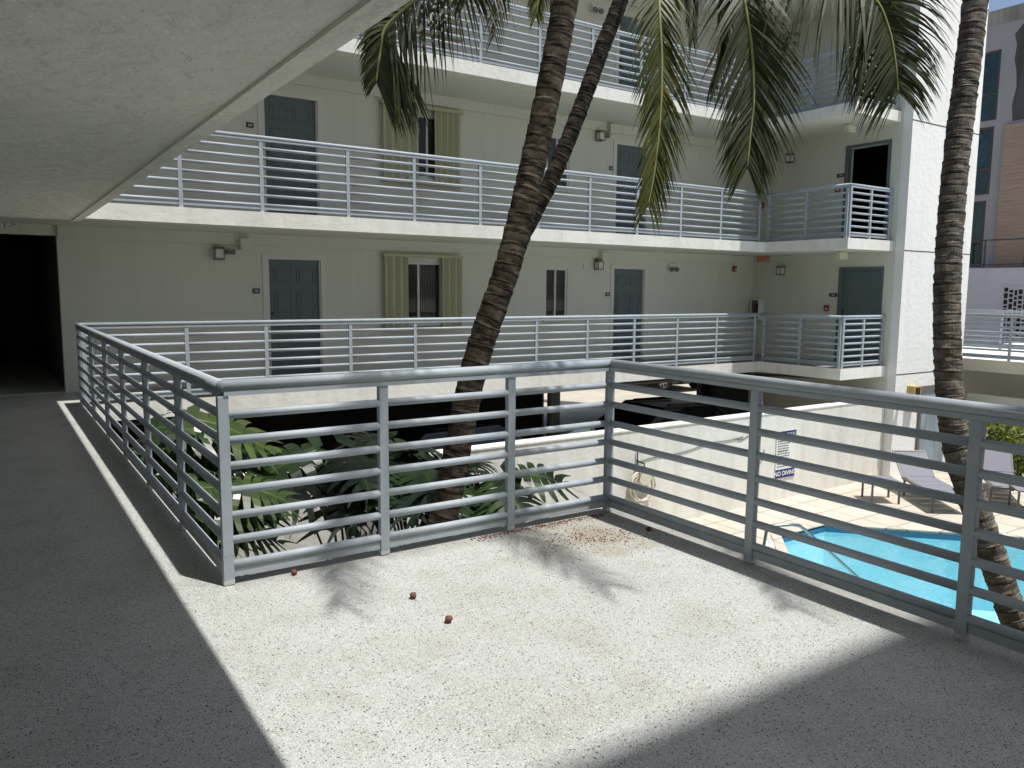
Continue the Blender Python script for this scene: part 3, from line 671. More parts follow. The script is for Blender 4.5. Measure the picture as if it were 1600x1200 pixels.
# pool rules sign on the pool wall
o = thing('pool_sign', 'white pool rules board with navy header and footer on the cream wall', 'sign'); sm_ = lambda u, z, off=0: Matrix(((1, 0, 0, u), (0, 0, -1, WY-off), (0, 1, 0, z), (0, 0, 0, 1)))
sx, sz0, sz1 = 12.745, -2.02, -1.10; sw = .58
b = MB(); b.xbox(sm_(sx, (sz0+sz1)/2, .012), sw, sz1-sz0, .012); b.build('board', M['white'], o)
b = MB(); b.xbox(sm_(sx, sz1-.075, .0205), sw, .15, .003); b.build('header_band', M['navy'], o); b = MB(); b.xbox(sm_(sx, sz0+.085, .0205), sw, .17, .003); b.build('footer_band', M['navy'], o)
text_mesh('header_lettering', 'POOL RULES', .09, M['white'], o, sm_(sx, sz1-.075, .0235), .0005)
text_mesh('footer_lettering', 'NO DIVING', .125, M['white'], o, sm_(sx, sz0+.085, .0235), .0005, bold=.015)
b = MB(); yy_ = sz1-.19
for i in range(11):
    wln = sw*random.uniform(.5, .86); xx_ = sx-sw*.44
    while wln > .02:
        ww = min(wln, random.uniform(.03, .09)); b.xbox(sm_(xx_+ww/2, yy_, .0205), ww, .016 if i % 4 else .026, .002); xx_ += ww+.014; wln -= ww+.014
    yy_ -= .050
b.build('rule_lines', M['plaque'], o)

# hose coil and shower on pool wall
o = thing('garden_hose', 'cream garden hose coiled on its wall hanger by the shower arm', 'hose'); b = MB(); random.seed(3)
pts = []
for i in range(170):
    a = i*.24; R = .235+.035*math.sin(i*.31)+.02*random.random()
    pts.append((8.93+R*math.cos(a), WY-.05-.06*abs(math.sin(i*.07)), -1.68+R*math.sin(a)))
for i in range(14): pts.append((8.93-.1+.05*math.sin(i), WY-.08, -1.9-.042*i))
b.tube(pts, .014, 7); b.build('hose', M['cream'], o)
b = MB(); b.tube([(8.93, WY, -1.5), (8.93, WY-.16, -1.5)], .10, 14); b.tube([(8.93, WY-.16, -1.5), (8.93, WY-.17, -1.5)], .14, 14); b.build('hanger', M['cream'], o)
o = thing('outdoor_shower', 'thin wall tap pipe above the coiled hose', 'tap'); b = MB()
b.tube([(8.86, WY-.03, -1.55), (8.86, WY-.03, -1.05)], .012, 8); b.tube([(8.86, WY-.01, -1.24), (8.86, WY-.2, -1.26), (8.80, WY-.26, -1.28)], .014, 8); b.tube([(8.80, WY-.26, -1.28), (8.78, WY-.27, -1.34)], [.02, .035], 10); b.build('pipe', M['darkmetal'], o)
b = MB(); pts = [(11.3+.6*i/8, WY-.01, -1.12-.18*math.sin(i*.9)*.2-.0*i) for i in range(9)] + [(11.95+.16*math.cos(a*.5), WY-.01, -1.45+.22*math.sin(a*.5)) for a in range(3, 14)]
b2 = [(8.9+2.6*i/12, WY-.01, -1.28+.02*math.sin(i)+.016*i) for i in range(13)]
b.tube(b2+pts, .006, 6); tag(b.build('wire', M['darkmetal']), 'thin loose wire drooping along the cream pool wall', 'wire')

# pool handrail
o = thing('pool_handrail', 'curved steel grab rail at the pool steps', 'handrail'); b = MB()
A = Vector((8.62, 6.72, GZ)); pts = [A, A+Vector((0, 0, .6)), A+Vector((.02, -.01, .78)), A+Vector((.08, -.035, .85)), A+Vector((.36, -.16, .86)), A+Vector((.46, -.2, .84)), A+Vector((.56, -.23, .77)), Vector((10.29, 6.25, GZ-.15)), Vector((10.5, 6.2, GZ-.3))]
b.tube(pts, .022, 10); b.build('rail_tube', M['metal'], o)
b = MB(); b.lathe((A.x, A.y, GZ+.001), [(.06, 0), (.06, .012), (.03, .03)], 14); b.build('floor_flange', M['metal'], o)
# depth marker tile
o = thing('depth_marker', 'small white depth marking tile at the pool edge', 'tile'); b = MB(); mt = Matrix.Translation((10.25, 7.85, GZ+.006)) @ Matrix.Rotation(rad(45), 4, 'Z')
b.xbox(mt, .3, .2, .008); b.build('tile_face', M['white'], o); text_mesh('lettering', '3 FT', .12, M['plaque'], o, mt @ Matrix.Translation((0, 0, .006)), .0005)

# ------------------------------------------------------------------ loungers and tables
def lounger(loc, rz, label, back):
    o = thing('sun_lounger', label, 'lounger', loc, rz, 'grey sling sun loungers')
    f = MB(); w = .62
    for s in (-1, 1): f.box(s*w/2-.018, -1.25, .31, s*w/2+.018, .2, .35)
    f.box(-w/2, -1.25, .31, w/2, -1.215, .345); f.box(-w/2, .16, .31, w/2, .195, .345); f.build('frame', M['bronze'], o)
    for sx_ in (-1, 1):
        for y in (-1.15, .1):
            q = MB(); q.box(sx_*w/2-.018, y-.018, 0, sx_*w/2+.018, y+.018, .309); q.build('leg', M['bronze'], o)
    q = MB()
    for i in range(4): q.box(-w/2+.02, -1.22+i*.355, .353, w/2-.02, -1.22+i*.355+.345, .363)
    q.build('seat', M['sling'], o)
    q = MB(); mt = Matrix.Translation((0, .2, .36)) @ Matrix.Rotation(rad(back), 4, 'X')
    q.xbox(mt @ Matrix.Translation((0, .33, 0)), w-.04, .32*2, .012); bk = q.build('backrest', M['sling'], o)
    q = MB()
    for s in (-1, 1): q.xbox(mt @ Matrix.Translation((s*w/2, .34, -.012)), .03, .68, .03)
    q.xbox(mt @ Matrix.Translation((0, .685, -.012)), w+.03, .03, .03); q.build('backrest_frame', M['bronze'], o)
    return o
lounger((15.2, 8.15, GZ), rad(-38), 'grey sling sun lounger with raised back near the tower, left of the grey palm trunk', 38)
lounger((17.0, 7.6, GZ), rad(-55), 'grey sling sun lounger half hidden at right behind the railing post', 50)
def side_table(loc, rz, label):
    o = thing('side_table', label, 'table', loc, rz, 'low grey side tables')
    b = MB(); b.box(-.28, -.28, .40, .28, .28, .43); b.build('table_top', M['sling'], o, bevel=.004)
    for x in (-.25, .25):
        for y in (-.25, .25): b = MB(); b.box(x-.016, y-.016, 0, x+.016, y+.016, .399); b.build('leg', M['bronze'], o)
side_table((14.25, 8.45, GZ), rad(-38), 'low grey side table left of the left lounger'); side_table((15.95, 6.55, GZ), rad(-50), 'low grey side table at the right edge of the photo')

# ------------------------------------------------------------------ cars
def car(loc, rz, paint, label):
    o = thing('parked_car', label, 'car', loc, rz, 'cars parked below the far building')
    L = 4.5; W_ = .91
    st = [(-2.25, .45, .72, .78), (-2.15, .30, .88, .86), (-1.5, .28, .97, .91), (-.6, .24, 1.0, .92), (.6, .24, .98, .92), (1.4, .26, .90, .91), (2.0, .30, .78, .84), (2.25, .40, .62, .72)]
    b = MB(); rings = []
    for x, z0, z1, hw in st:
        r = [(x, -hw*.9, z0), (x, -hw, z0+.12), (x, -hw, (z0+z1)/2+.05), (x, -hw*.93, z1), (x, 0, z1+.03), (x, hw*.93, z1), (x, hw, (z0+z1)/2+.05), (x, hw, z0+.12), (x, hw*.9, z0)]
        rings.append(len(b.v)); b.v += r
    for i in range(len(st)-1):
        for k in range(9): b.face((rings[i]+k, rings[i]+(k+1) % 9, rings[i+1]+(k+1) % 9, rings[i+1]+k), 0, (0, 0), True)
    b.face([rings[0]+k for k in range(9)]); b.face([rings[-1]+k for k in range(9)][::-1]); b.build('body', paint, o)
    g = MB(); cs = [(-2.0, .93, .80), (-1.35, 1.44, .62), (.15, 1.47, .63), (1.05, .95, .80)]; rr = []
    for x, z, hw in cs: rr.append(len(g.v)); g.v += [(x, -hw, z), (x, hw, z)]
    n0 = len(g.v); g.v += [(-2.0, -.84, .92), (-2.0, .84, .92), (1.05, -.84, .94), (1.05, .84, .94)]
    g.face((0, 1, 3, 2)); g.face((4, 5, 7, 6)); g.face((0, 2, 4, 6)); g.face((1, 7, 5, 3)); g.build('windows', M['glassdark'], o)
    t = MB(); t.quad((-1.37, -.63, 1.452), (.17, -.64, 1.482), (.17, .64, 1.482), (-1.37, .63, 1.452))
    for s in (-1, 1):
        t.tube([(-2.02, s*.80, .94), (-1.36, s*.625, 1.45), (.16, s*.635, 1.48), (1.07, s*.80, .96)], .03, 6); t.tube([(-.45, s*.86, .96), (-.5, s*.63, 1.46)], .035, 6)
        t.tube([(-1.2, s*.55, 1.5), (0, s*.55, 1.52)], .018, 6)
    t.build('roof', paint, o)
    for x in (-1.4, 1.42):
        for s in (-1, 1):
            w = MB(); w.tube([(x, s*.72, .33), (x, s*.74, .33), (x, s*.90, .33), (x, s*.93, .33)], [.28, .33, .33, .28], 24); wo_ = w.build('wheel', M['rubber'], o)
            w = MB(); w.tube([(x, s*.925, .33), (x, s*.935, .33)], [.05, .05], 10)
            for k in range(5):
                a = k*2*math.pi/5; mt = Matrix.Translation((x, s*.932, .33)) @ Matrix.Rotation(a, 4, 'Y') @ Matrix.Translation((.11, 0, 0)); w.xbox(mt, .22, .015, .055)
            ring = [(x+.225*math.cos(a*.3), s*.932, .33+.225*math.sin(a*.3)) for a in range(22)]; w.tube(ring, .014, 6); w.build('rim', M['metal'], wo_)
    for s in (-1, 1):
        q = MB(); q.box(-2.235, s*.55, .66, -2.14, s*.80, .80); q.build('tail_light', M['taillight'], o)
        q = MB(); q.box(2.10, s*.50, .60, 2.235, s*.74, .72); q.build('headlight', M['headlight'], o)
    return o
car((12.35, 12.9, GZ), rad(180), M['carblack'], 'black car behind the low pool wall in the middle of the photo')
car((7.7, 12.9, GZ), 0, M['carblue'], 'dark blue car behind the low pool wall left of the black car')
car((2.9, 13.0, GZ), 0, M['carblue'], 'dark car deep in shade behind the low wall at left')
car((23.6, 24.3, GZ), rad(-92), M['cargrey'], 'dark car with bright alloy wheels beyond the garage opening')
# yellow bollard and low bright wall end in the garage opening
b = MB(); b.box(12.0, 16.58, GZ, 12.06, 16.84, -.24); tag(b.build('corner_guard', M['yellow']), 'yellow corner guard on the garage wall end', 'corner guard')

# ------------------------------------------------------------------ terrace and neighbour building at right
t = thing('terrace', 'neighbouring raised terrace with pale slab edge right of the tower', 'building')
b = MB(); b.box(19.6, -2, -.27, 31.5, 12, 0); b.build('terrace_slab', [M['white']], t)
b = MB(); b.box(19.59, -2, -.275, 19.6, 12, -.004); b.build('terrace_fascia', M['cream'], t)
b = MB(); b.box(20.6, -2, GZ, 20.8, 12, -.272); b.build('terrace_wall', M['wall'], t)
b = MB(); b.box(19.6, -2, GZ, 19.8, 9.6, -.84); b.build('parapet', M['wall'], t, bevel=.01)
railing('pale railing of the raised terrace right of the grey palm trunk', (19.72, 10.2), (19.72, 3.0), rel([.1, 1.42, 2.62, 3.82, 5.02, 6.22, 7.15], 0), 0)
railing('second pale railing at the far side of the raised terrace', (23.2, 12.0), (23.2, 3.0), rel([.1, 1.42, 2.62, 3.82, 5.02, 6.22, 8.9], 0), 0.02)
nb = thing('neighbour_building', 'modern grey neighbouring building with tall teal windows and brown cladding', 'building')
X = 32
hole = [(15.37, 16.9, 8.05, 10.59), (15.42, 16.9, 5.31, 7.82), (15.50, 16.9, 2.58, 5.08)]
hole_wall('facade', 'x', X, 6, 40, -3, 11.48, hole, .3, M['bgwall'], nb)
b = MB(); b.box(X-.004, 6, 11.482, X+.4, 40, 12.04); b.build('roof_parapet', M['bgtop'], nb)
b = MB(); b.box(X+.32, 6, -3, X+12, 40, 11.5); b.build('building_core', M['bgwall'], nb)
b = MB(); b.box(X-.12, 6, 2.56, X-.005, 15.0, 7.77); b.build('brown_cladding', M['bgtile'], nb)
b = MB(); b.box(X-.9, 6, -3, X-.004, 40, 2.50); b.build('podium', M['bglight'], nb)
pm = MB(); random.seed(11); pts = [(14.95, 11.0), (14.7, 11.3), (14.0, 11.3), (14.0, 7.9), (14.8, 7.9), (14.86, 8.5), (14.75, 9.1), (14.8, 9.7), (14.9, 10.1), (14.85, 10.6)]
k = 0; pm.v = [(X-.006, y, z) for y, z in pts]; pm.face(range(len(pts))); pm.build('dark_facade_patch', M['patch'], nb)  # irregular dark patch laid on the facade
for (y0, y1, z0, z1) in hole:
    fr = MB(); t_ = .1; zm = z0+(z1-z0)*.38
    fr.box(X+.03, y0, z0, X+.14, y0+t_, z1); fr.box(X+.03, y0+t_, z0, X+.14, y1, z0+t_*.6); fr.box(X+.03, y0+t_, z1-t_, X+.14, y1, z1); fr.box(X+.03, y0+t_, zm-.05, X+.14, y1, zm+.05)
    wn_ = fr.build('window', M['darkmetal'], nb); p = MB(); p.box(X+.08, y0+t_, z0+.06, X+.10, y1, z1-.1); p.build('pane', M['bgglass'], wn_)
    p = MB(); p.box(X+.066, y0+.62, z1-.5, X+.076, y0+.78, z1-.28); p.build('sticker', M['white'], wn_)
rl = MB()
for z in (3.50, 2.60): rl.box(X-.87, 6, z, X-.83, 16.5, z+.05)
for y in (14.98, 13.6, 12.2, 16.3): rl.box(X-.87, y, 2.5, X-.83, y+.05, 3.5)
rl.build('balcony_rail', M['darkmetal'], nb)
sc = MB(); random.seed(5)
sc.box(X-.93, 12.6, -.45, X-.902, 14.22, 1.83)
sb = sc.build('screen_panel', M['bglight'], nb)
sc = MB(); y = 12.7
while y < 14.1:
    z = -.4; w_ = random.uniform(.08, .16)
    while z < 1.7:
        h_ = random.uniform(.06, .2); sc.box(X-.938, y, z, X-.931, y+w_, z+h_); z += h_+.05
    y += w_+.05
sc.build('screen_openings', M['black'], sb)

# ------------------------------------------------------------------ vegetation
def frond(mb, rb, path, side, ln, side2=None, facing=False, lf=(1, 1), yellow=0.2, n=70, spread=.75, start=.0, droop=.9, seed=0):
    rnd = random.Random(seed); P = [Vector(p) for p in path]
    # Catmull-Rom resample
    Q = []
    PP = [P[0]*2-P[1]] + P + [P[-1]*2-P[-2]]
    for i in range(1, len(PP)-2):
        for k in range(10):
            t = k/10; a, b, c, d = PP[i-1], PP[i], PP[i+1], PP[i+2]
            Q.append(.5*((2*b)+(c-a)*t+(2*a-5*b+4*c-d)*t*t+(3*b-a-3*c+d)*t**3))
    Q.append(P[-1]); N = len(Q)
    rb.tube(Q, [.017*(1-.8*i/(N-1))+.003 for i in range(N)], 6)
    sv = Vector(side).normalized()
    for i in range(n):
        t = start+(1-start)*(i+.5)/n; f = t*(N-1); j = min(int(f), N-2); p = Q[j].lerp(Q[j+1], f-j); tg = (Q[j+1]-Q[j]).normalized()
        sw_ = sv.lerp(Vector(side2).normalized(), min(1, max(0, t*1.6-.5))) if side2 is not None else sv; s_ = (sw_ - tg*sw_.dot(tg)).normalized(); s_ = tg.cross(fw).normalized() if facing else s_; nrm = tg.cross(s_)
        prof = (.45+1.1*t) if t < .5 else 1.0-(t-.5)*1.1
        for sg in (-1, 1):
            l = ln*prof*rnd.uniform(.85, 1.1)*lf[sg > 0]; ang = spread*(1-.45*t)*rnd.uniform(.85, 1.1)
            d = (tg*math.cos(ang)+s_*sg*math.sin(ang)+nrm*rnd.uniform(-.05, .25)).normalized()
            dr = droop*(1+1.6*max(0, (s_*sg).z)) if facing else droop
            w = .0115*rnd.uniform(.8, 1.2)*(1 if t < .9 else .7); pp = p.copy(); segs = 5; pts = []
            for k in range(segs+1):
                wd = (d.cross(nrm)).normalized(); ww = w*(1-(k/segs)**1.6)*(.6 if k == 0 else 1)
                pts.append((pp-wd*ww, pp+wd*ww)); d = (d+Vector((0, 0, -1))*dr/segs*(.5+.9*k/segs)).normalized(); pp = pp+d*l/segs
            u = min(1, max(0, yellow+rnd.gauss(0, .10))); 
            for k in range(segs):
                a, b = pts[k]; c, e = pts[k+1]; uu = min(1, u+(.15 if k == segs-1 and rnd.random() < .3 else 0)); mb.quad(a, b, e, c, 0, (uu, .5))
def trunk_mesh(path, r0, r1, ring, seed, flare=1.25, sharp=.06):
    rnd = random.Random(seed); P = [Vector(p) for p in path]; PP = [P[0]*2-P[1]] + P + [P[-1]*2-P[-2]]; Q = []
    for i in range(1, len(PP)-2):
        for k in range(12):
            t = k/12; a, b, c, d = PP[i-1], PP[i], PP[i+1], PP[i+2]; Q.append(.5*((2*b)+(c-a)*t+(2*a-5*b+4*c-d)*t*t+(3*b-a-3*c+d)*t**3))
    Q.append(P[-1]); cum = [0]
    for a, b in zip(Q, Q[1:]): cum.append(cum[-1]+(b-a).length)
    T = cum[-1]
    def pos(s):
        s = min(max(s, 0), T)
        for j in range(len(cum)-1):
            if s <= cum[j+1]: return Q[j].lerp(Q[j+1], (s-cum[j])/max(1e-6, cum[j+1]-cum[j]))
        return Q[-1]
    pts, rads, tilt = [], [], []; s = 0
    while s < T:
        step = ring*rnd.uniform(.45, 1.6); R = r0+(r1-r0)*s/T; R *= 1+(flare-1)*math.exp(-s*2.2)
        j = 1+rnd.uniform(-.02, .02); tl = (rnd.uniform(-.16, .16), rnd.uniform(0, 6.28))
        for f, g in ((0, 1-sharp*.4), (.12, 1-sharp), (.30, 1-sharp*.5), (.80, 1.0), (.97, 1+sharp*.5)): pts.append(pos(s+f*step)); rads.append(R*j*g); tilt.append(tl)
        s += step
    mb = MB(); seg = 22; ref = None; L = 0; n0 = 0
    for i, p in enumerate(pts):
        t = (pts[min(i+2, len(pts)-1)]-pts[max(i-2, 0)]).normalized()
        if ref is None: ref = Vector((0, 1, 0))
        a = (ref-t*ref.dot(t)).normalized(); b = t.cross(a); ref = a
        if i: L += (pts[i]-pts[i-1]).length
        for k in range(seg):
            g = 2*math.pi*k/seg; off = rads[i]*tilt[i][0]*math.cos(g-tilt[i][1])*.9
            mb.v.append(tuple(p+(a*math.cos(g)+b*math.sin(g))*rads[i]*(1+.025*math.sin(3*g+i*.7)+rnd.uniform(-.012, .012))+t*off))
    FR = (0, .12, .30, .80, .97)
    ls = [i//5+FR[i % 5] for i in range(len(pts))]
    for i in range(len(pts)-1):
        for k in range(seg):
            k2 = (k+1) % seg; mb.face((i*seg+k, i*seg+k2, (i+1)*seg+k2, (i+1)*seg+k), 0, [(k/seg, ls[i]), ((k+1)/seg, ls[i]), ((k+1)/seg, ls[i+1]), (k/seg, ls[i+1])], False)
    return mb
CR = Vector(rt)  # sideways direction for fronds hanging in the courtyard
def palm(label, path, r0, r1, ring, bm_, seed, sharp, specs, gen, name='coconut_palm', flare=1.25):
    o = thing(name, label, 'palm tree', path[0]); inv = Matrix.Translation(-Vector(path[0]))
    t = trunk_mesh(path, r0, r1, ring, seed, flare, sharp); t.v = [tuple(inv @ Vector(v)) for v in t.v]; t.build('trunk', bm_, o)
    top = Vector(path[-1])
    def mk(pth, side, **k):
        mb, rb = MB(), MB(); frond(mb, rb, pth, side, **k)
        for q in (mb, rb): q.v = [tuple(inv @ Vector(v)) for v in q.v]
        fo = mb.build('frond', M['frond'], o); rb.build('rachis', M['rachis'], fo)
    for i, s in enumerate(specs): mk(s['path'], s['side'], **{k: v for k, v in s.items() if k not in ('path', 'side')}, seed=seed*50+i)
    rnd = random.Random(seed)
    for a, el, ln_ in gen:
        d = Vector((math.cos(rad(a)), math.sin(rad(a)), 0)); pth = [top, top+d*ln_*.25+Vector((0, 0, ln_*.25*math.tan(rad(el)))), top+d*ln_*.6+Vector((0, 0, ln_*.30*math.tan(rad(el)))), top+d*ln_*.9+Vector((0, 0, ln_*(.1*math.tan(rad(el))-.25)))]
        mk(pth, d.cross(Vector((0, 0, 1))), ln=.7, yellow=.25, n=60, start=.15, seed=seed*90+int(a))
    c = MB(); c.lathe(top-Vector(path[0])-Vector((0, 0, .3)), [(r1, 0), (r1*1.3, .15), (r1*1.1, .4), (.03, .7)], 12); c.build('crown_shaft', M['rachis'], o)
    return o
# palm 1: brown leaning trunk in the planting bed
d1 = 7.0
p1 = [Vector((2.35, 6.1, GZ)), Vector((2.78, 6.05, -1.6)), at(690, 815, d1), at(712, 715, d1), at(745, 560, d1), at(798, 400, d1), at(845, 200, d1), at(884, 0, d1), at(897, -90, d1), at(905, -170, d1)]
top1 = p1[-1]
f1 = dict(path=[top1, at(830, -140, 6.8), at(740, -62, 6.4), at(665, -12, 6.2), at(606, 38, 6.1), at(596, 72, 6.1), at(591, 104, 6.1), at(588, 128, 6.1)], side=(.55, .83, .1), facing=True, lf=(.36, 1), ln=1.0, yellow=.16, n=155, spread=1.15, start=.12, droop=.9)
f1b = dict(path=[top1, at(800, -170, 6.6), at(745, -120, 6.0), at(735, -60, 5.9), at(735, -10, 5.9)], side=CR, facing=True, ln=.6, yellow=.15, n=50, spread=1.1, start=.2, droop=1.0)
f1c = dict(path=[top1, at(880, -120, 8.0), at(858, -70, 8.3), at(845, -20, 8.3), at(838, 25, 8.3)], side=CR, ln=.42, yellow=.6, n=50, spread=.8, start=.3, droop=1.0)
o1 = dict(path=[top1, (4.1, 4.4, 6.0), (3.7, 2.9, 5.8), (3.4, 1.7, 4.9)], side=(1, .2, 0), ln=.75, yellow=.2, n=70, spread=.9, start=.2, droop=.8)
o2 = dict(path=[top1, (3.4, 4.6, 6.2), (2.7, 3.1, 6.0), (2.15, 2.1, 5.2)], side=(-.5, .8, 0), ln=.85, yellow=.2, n=70, spread=.9, start=.2, droop=.8)
palm('thick brown leaning palm trunk rising from the monstera bed, centre of the photo', p1, .128, .112, .095, M['bark1'], 2, .03, [f1, f1b, f1c, o1, o2], [(150, 25, 2.6), (200, 20, 2.4), (75, 35, 2.8), (20, 40, 2.2)])
# palm 2: thinner trunk crossing behind it
d2 = 7.7
p2 = [Vector((2.6, 6.9, GZ)), at(700, 760, d2), at(728, 640, d2), at(768, 505, d2), at(803, 400, d2), at(836, 330, d2), at(864, 275, d2), at(903, 180, d2), at(943, 70, d2), at(970, 0, d2), at(1000, -90, d2), at(1020, -150, d2)]
top2 = p2[-1]
g2 = dict(path=[top2, at(1028, -190, 7.4), at(1030, -80, 7.0), at(1030, 10, 6.8), at(1034, 100, 6.8), at(1031, 190, 6.8), at(1022, 270, 6.8), at(1013, 320, 6.8)], side=CR+Vector((0, .3, 0)), ln=.66, yellow=.50, n=110, spread=.85, start=.28, droop=.75)
g3 = dict(path=[top2, at(1100, -200, 7.2), at(1150, -110, 6.8), at(1160, -20, 6.6), at(1174, 70, 6.6), at(1178, 150, 6.6), at(1172, 215, 6.6), at(1168, 262, 6.6)], side=CR+Vector((0, -.1, 0)), ln=.86, yellow=.12, n=110, spread=.9, start=.34, droop=.65)
g3b = dict(path=[top2, at(1090, -190, 7.4), at(1130, -110, 7.0), at(1132, -20, 6.8), at(1126, 70, 6.8), at(1112, 130, 6.8)], side=(.2, 1, 0), ln=.55, yellow=.25, n=70, spread=.35, start=.3, droop=1.4)
g4 = dict(path=[top2, at(1110, -150, 7.2), at(1190, -95, 6.8), at(1285, -48, 6.5), at(1362, -6, 6.4), at(1388, 42, 6.4), at(1399, 95, 6.4), at(1404, 145, 6.4)], side=(.5, .85, .1), facing=True, lf=(1, .8), ln=1.05, yellow=.16, n=150, spread=1.4, start=.14, droop=.8)
g5 = dict(path=[top2, at(1050, -200, 8.0), at(1078, -110, 8.2), at(1080, -30, 8.4), at(1082, 60, 8.4)], side=CR, ln=.6, yellow=.1, n=50, spread=.4, start=.3, droop=1.3)
palm('thin dark palm trunk crossing behind the thick leaning one', p2, .098, .072, .07, M['bark2'], 4, .05, [g2, g3, g3b, g4, g5], [(100, 30, 2.6), (40, 40, 2.6)])
# palm 3: grey trunk at right
d3 = 7.0
p3 = [Vector((7.95, 2.25, GZ)), at(1650, 1120, 7.0), at(1588, 975, 7.0), at(1537, 830, 7.0), at(1500, 720, 7.0), at(1484, 620, 7.0), at(1480, 450, 7.0), at(1492, 270, 7.0), at(1510, 120, 7.0), at(1524, 0, 7.0), at(1535, -120, 7.0)]
top3 = p3[-1]
h1 = dict(path=[top3, at(1500, -200, 6.8), at(1462, -150, 6.6), at(1450, -90, 6.5), at(1452, -45, 6.5)], side=CR, ln=.48, yellow=.1, n=45, spread=.5, start=.3, droop=1.4)
h2 = dict(path=[top3, (6.1, 2.7, 6.0), (4.8, 1.5, 5.9), (4.0, .95, 5.0)], side=(-.5, .8, 0), ln=.8, yellow=.2, n=70, spread=.9, start=.2, droop=.8)  # unseen frond added to dapple the shadow edge on the deck
palm('grey ringed palm trunk at right in front of the tower and pool', p3, .125, .102, .066, M['bark3'], 6, .035, [h1, h2], [(-60, 35, 2.6), (0, 30, 2.6), (60, 35, 2.6)])

# monstera plants
def monstera_leaf(mb, base, dirv, nrm, L, seed, tint):
    rnd = random.Random(seed); d = Vector(dirv).normalized(); nr = Vector(nrm); nr = (nr-d*nr.dot(d)).normalized(); s = d.cross(nr); K = rnd.choice((7, 8, 9))
    def mid(t): return Vector(base)+d*L*t-Vector((0, 0, 1))*L*.32*t*t
    for sg in (-1, 1):
        for i in range(K):
            t0 = i/K; t1 = (i+1)/K; tm = (t0+t1)/2; w = L*.56*max(.12, math.sin(math.pi*min(1, tm*.86+.14)))**.7*rnd.uniform(.93, 1.07)
            back = (.30*tm*2-.16)*L
            def P(t, f): return mid(t) + s*sg*w*f + d*back*f*f + nr*(L*.11*f-L*.27*f*f)
            u = min(1, max(0, tint+rnd.uniform(-.07, .07))); dt = t1-t0; prev = (P(t0, 0), P(t1, 0)); cut = rnd.uniform(.30, .5)
            for f in (.035, .2, .4, .6, .8, .93, 1.0):
                g = 0 if f < cut else dt*(.05+.16*(f-cut)/(1-cut)); tp = (0 if f < .9 else dt*(.13 if f < 1 else .30))
                cur = (P(t0+g+tp, f), P(t1-g*.6-tp*.7, f)); mb.quad(prev[0], prev[1], cur[1], cur[0], 0, (min(1, u+.35) if f < .1 else u+.10*(f > .5 and f < .9), 0), False); prev = cur
        w = L*.42; a = mid(0); b0 = mid(.02)+s*sg*L*.38
        mb.quad(a, a+s*sg*w*.18-d*L*.13, a+s*sg*w*.62-d*L*.17, mid(.0)+s*sg*w*.60+nr*.02, 0, (tint, 0)); mb.quad(a+s*sg*w*.62-d*L*.17, a+s*sg*w*1.0-d*L*.06, mid(.05)+s*sg*w*.85, mid(0)+s*sg*w*.60+nr*.02, 0, (tint, 0))
def monstera(label, root, targets, seed):
    o = thing('monstera_plant', label, 'plant', root, 0, 'monstera plants in the bed'); rnd = random.Random(seed); R = Vector(root)
    for i, (tx, ty, tz, L, tint) in enumerate(targets):
        T = Vector((tx, ty, tz))-R; out = Vector((T.x, T.y, 0)); out = out.normalized() if out.length > .1 else Vector((1, 0, 0))
        if root[0] < 1.9: out.x = abs(out.x)+.25; out.normalize()
        out = (out+Vector((rnd.uniform(-.1, .4), rnd.uniform(-.3, .3), 0))).normalized()
        sb = MB(); sb.tube([(0, 0, 0), tuple(T*.45+Vector((0, 0, T.z*.18))), tuple(T)], [.018, .013, .008], 6); st_ = sb.build('stem', M['stem'], o)
        lb = MB(); monstera_leaf(lb, T, out+Vector((0, 0, rnd.uniform(-.25, .12))), Vector((0, 0, 1))+Vector((0, -.45, 0))+out*.2, L, seed*31+i, tint); lf = lb.build('leaf', M['monstera'], o)
rnd = random.Random(12)
def spread_targets(cx, cy, zt, n, r, L0, L1, tint):
    return [(cx+r*math.cos(a)*q, cy+r*math.sin(a)*q, zt-rnd.random()*.9*q-(.0 if i else 0), rnd.uniform(L0, L1), tint+rnd.uniform(-.2, .2)) for i in range(n) for a, q in [(rnd.random()*6.28, .35+.65*rnd.random())]]
for lb, x, y, zt, n, r_, l0, l1, ti in (
    ('tall monstera with big yellow-green split leaves close behind the left railing', 1.42, 7.7, .40, 14, .25, .5, .7, .62),
    ('monstera with large mid green leaves just behind the near corner post', 1.38, 6.3, .12, 10, .18, .4, .55, .6),
    ('broad leaved monstera left of the thick leaning trunk', 2.95, 7.4, .08, 9, .5, .65, .9, .25),
    ('dark monstera directly behind the thick leaning trunk', 3.55, 7.1, .0, 11, .5, .6, .85, .2),
    ('low monstera right of the thick leaning trunk against the cream wall', 4.25, 6.8, -.28, 12, .45, .5, .7, .45),
    ('low monstera in the middle of the bed under the near railing', 2.3, 6.2, -.72, 9, .55, .55, .8, .3),
    ('low monstera at the foot of the near railing left of the trunk base', 3.1, 5.9, -.95, 9, .5, .55, .8, .2),
    ('monstera deep in the bed against the cream wall at left', 1.7, 8.4, -.3, 9, .4, .45, .65, .5),
    ('small monstera poking over the far end of the left railing', 1.42, 8.9, .15, 7, .2, .35, .5, .4),
    ('low dark monstera at the foot of the near railing right of the trunk base', 3.95, 5.8, -1.05, 9, .45, .5, .7, .2),
    ('small plant under the hose coil', 8.6, 9.05, -1.95, 7, .25, .22, .35, .5)):
    monstera(lb, (x, y, GZ), spread_targets(x, y, zt, n, r_, l0, l1, ti), int(x*10+y*7))

